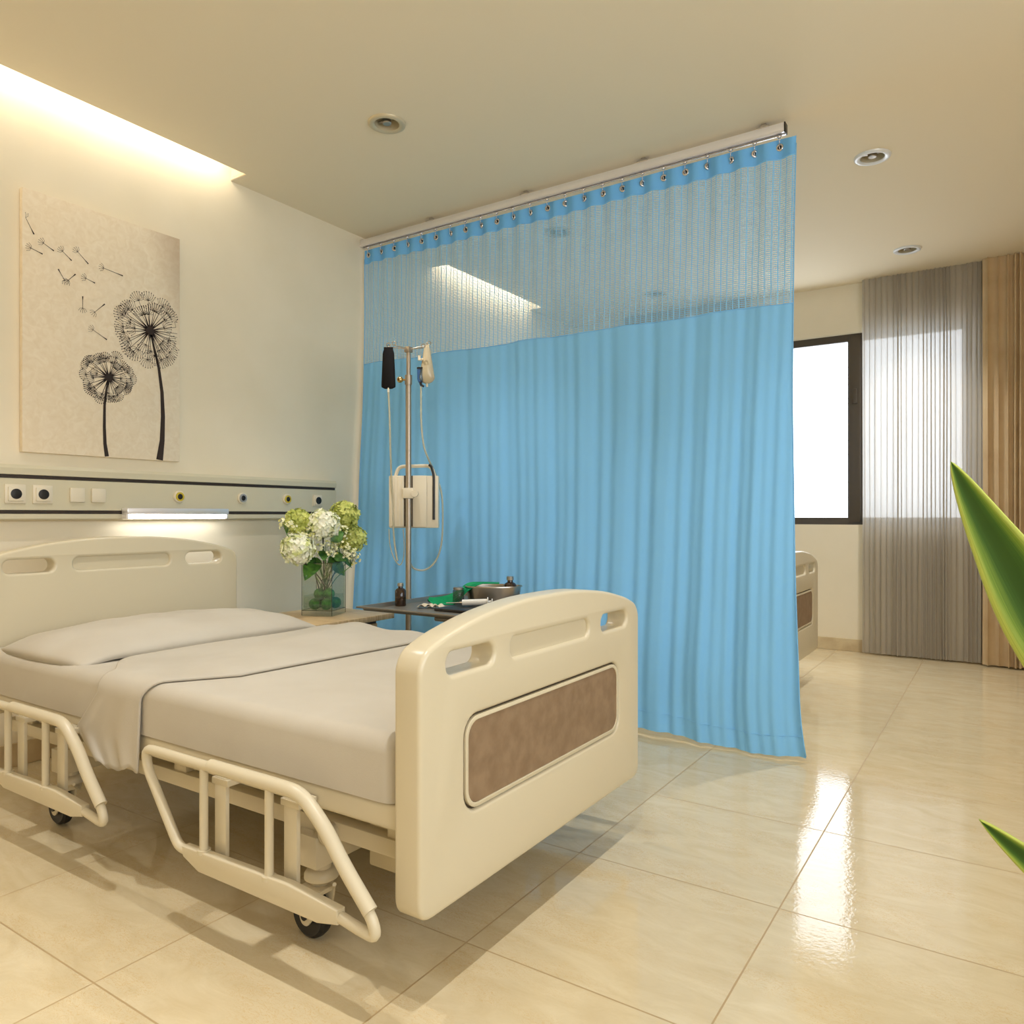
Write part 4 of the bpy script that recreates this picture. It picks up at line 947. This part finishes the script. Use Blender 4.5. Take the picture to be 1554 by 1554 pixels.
# ---------------------------------------------------------------- foreground plant
PXp, PYp = 4.16, 1.42
pl = thing('potted_plant', 'large leafed plant at right edge, broad pointed green leaves with yellow margins', 'plant', (PXp, PYp, 0))
bm = bmesh.new(); lathe(bm, [(0, .0), (.15, .0), (.165, .02), (.20, .36), (.205, .40), (.19, .40), (.185, .36), (0, .355)], (PXp, PYp, 0), 48); obj('pot', bm, 'pot', pl, 40)
bm = bmesh.new(); lathe(bm, [(0, .362), (.184, .358)], (PXp, PYp, 0), 32); obj('soil', bm, 'soil', pl, 0)
def agave(pts, wmax, side, name='leaf', tipk=.62):
    path = smooth_path(pts, 10); n = len(path)-1; sd = Vector(side).normalized(); bm = bmesh.new()
    def f(u, v):
        i = v*n; k = min(int(i), n-1); p = path[k].lerp(path[k+1], i-k); tn = (path[k+1]-path[k]).normalized()
        s = (sd-tn*sd.dot(tn)).normalized(); nn = s.cross(tn); a = u*2-1
        # v=0 root, 1 tip
        wv = wmax*(.35+.65*sin(PI*.5*min(1, v/.40))) if v < .40 else wmax*max(0, 1-((v-.40)/.60)**1.55)
        return p+s*a*wv*.5+nn*(a*a*wv*.10)
    grid(bm, 10, 60, f, lambda u, v: (u, v)); bmesh.ops.remove_doubles(bm, verts=bm.verts, dist=1e-5)
    o = obj(name, bm, 'agave', pl, 180); so = o.modifiers.new('s', 'SOLIDIFY'); so.thickness = .005; so.offset = 0
    return o
SD = (.60, -.05, .8)
agave([(4.14, 1.40, .36), (3.98, 1.34, .52), (3.78, 1.305, .74), (3.645, 1.30, .90), (3.565, 1.30, 1.045), (3.509, 1.30, 1.162)], .138, (.87, .0, .52))
agave([(4.13, 1.38, .36), (3.95, 1.33, .44), (3.78, 1.30, .49), (3.65, 1.30, .560), (3.545, 1.30, .634)], .095, (.55, 0, .83))
for k, (dx, dy, h, w) in enumerate(((.25, .35, .95, .12), (.45, .05, .85, .13), (.30, -.35, .9, .12), (.02, -.42, .8, .11), (.08, .42, 1.0, .12), (.55, .30, .55, .11), (.10, .02, 1.15, .12))):
    r = Vector((PXp+dx*.15, PYp+dy*.15, .36)); e = Vector((PXp+dx, PYp+dy, h))
    agave([r, r.lerp(e, .35)+Vector((0, 0, .10)), r.lerp(e, .7)+Vector((0, 0, .08)), e], w, Vector((-dy, dx, 0.02)))

# ---------------------------------------------------------------- lights
def spot(x, y, e, ang=92, blend=1.0, r=.018, col=(1, .985, .955)):
    l = bpy.data.lights.new('downlight_lamp', 'SPOT'); l.energy = e; l.spot_size = math.radians(ang); l.spot_blend = blend; l.shadow_soft_size = r; l.color = col
    o = bpy.data.objects.new('downlight_lamp', l); COL.objects.link(o); o.location = (x, y, RZ-.03)
for x in LX:
    for y in LY: spot(x, y, {1.01: 84, 2.63: 56, -.61: 78}.get(y, 84))
def area(name, loc, rot, sx, sy, e, col):
    l = bpy.data.lights.new(name, 'AREA'); l.shape = 'RECTANGLE'; l.size = sx; l.size_y = sy; l.energy = e; l.color = col
    o = bpy.data.objects.new(name, l); COL.objects.link(o); o.location = loc; o.rotation_euler = rot; return o
area('cove_lamp', (.122, .80, RZ+.11), (0, math.radians(62), 0), .03, 3.5, 8, (1, .95, .82))
area('cove_lamp', (.122, 5.04, RZ+.11), (0, math.radians(62), 0), .03, 1.3, 3.4, (1, .95, .82))
pt = area('window_portal', (2.03, 6.75, 1.78), (math.radians(-90), 0, 0), 2.7, 1.6, 1, (1, 1, 1)); pt.data.cycles.is_portal = True
pt = area('window_portal', (RX+.25, .4, 1.72), (0, math.radians(90), 0), 1.6, 4.1, 1, (1, 1, 1)); pt.data.cycles.is_portal = True  # portal of the added, unseen fill-light opening
wd = bpy.data.worlds.new('World'); scn.world = wd; wd.use_nodes = True
bg = wd.node_tree.nodes['Background']; bg.inputs[0].default_value = (.90, .955, 1, 1); bg.inputs[1].default_value = 4.8

# ---------------------------------------------------------------- camera and view
cd = bpy.data.cameras.new('camera'); cam = bpy.data.objects.new('camera', cd); COL.objects.link(cam)
cam.location = (3.58, 0, 1.08); cam.rotation_euler = (math.radians(90), 0, math.radians(33.4))
cd.sensor_width = 36; cd.lens = 1140/1554*36; cd.shift_y = 6/1554; cd.clip_start = .05; scn.camera = cam
vs_ = scn.view_settings; scn.display_settings.display_device = 'sRGB'; vs_.view_transform = 'Standard'; vs_.look = 'None'; vs_.exposure = .17; vs_.gamma = 1; vs_.use_curve_mapping = False
scn.cycles.use_denoising = True; scn.cycles.max_bounces = 10; scn.cycles.diffuse_bounces = 6; scn.cycles.transparent_max_bounces = 24; scn.cycles.sample_clamp_indirect = 6; scn.cycles.caustics_reflective = False
for o in scn.objects:
    if '_o' in o: del o['_o']
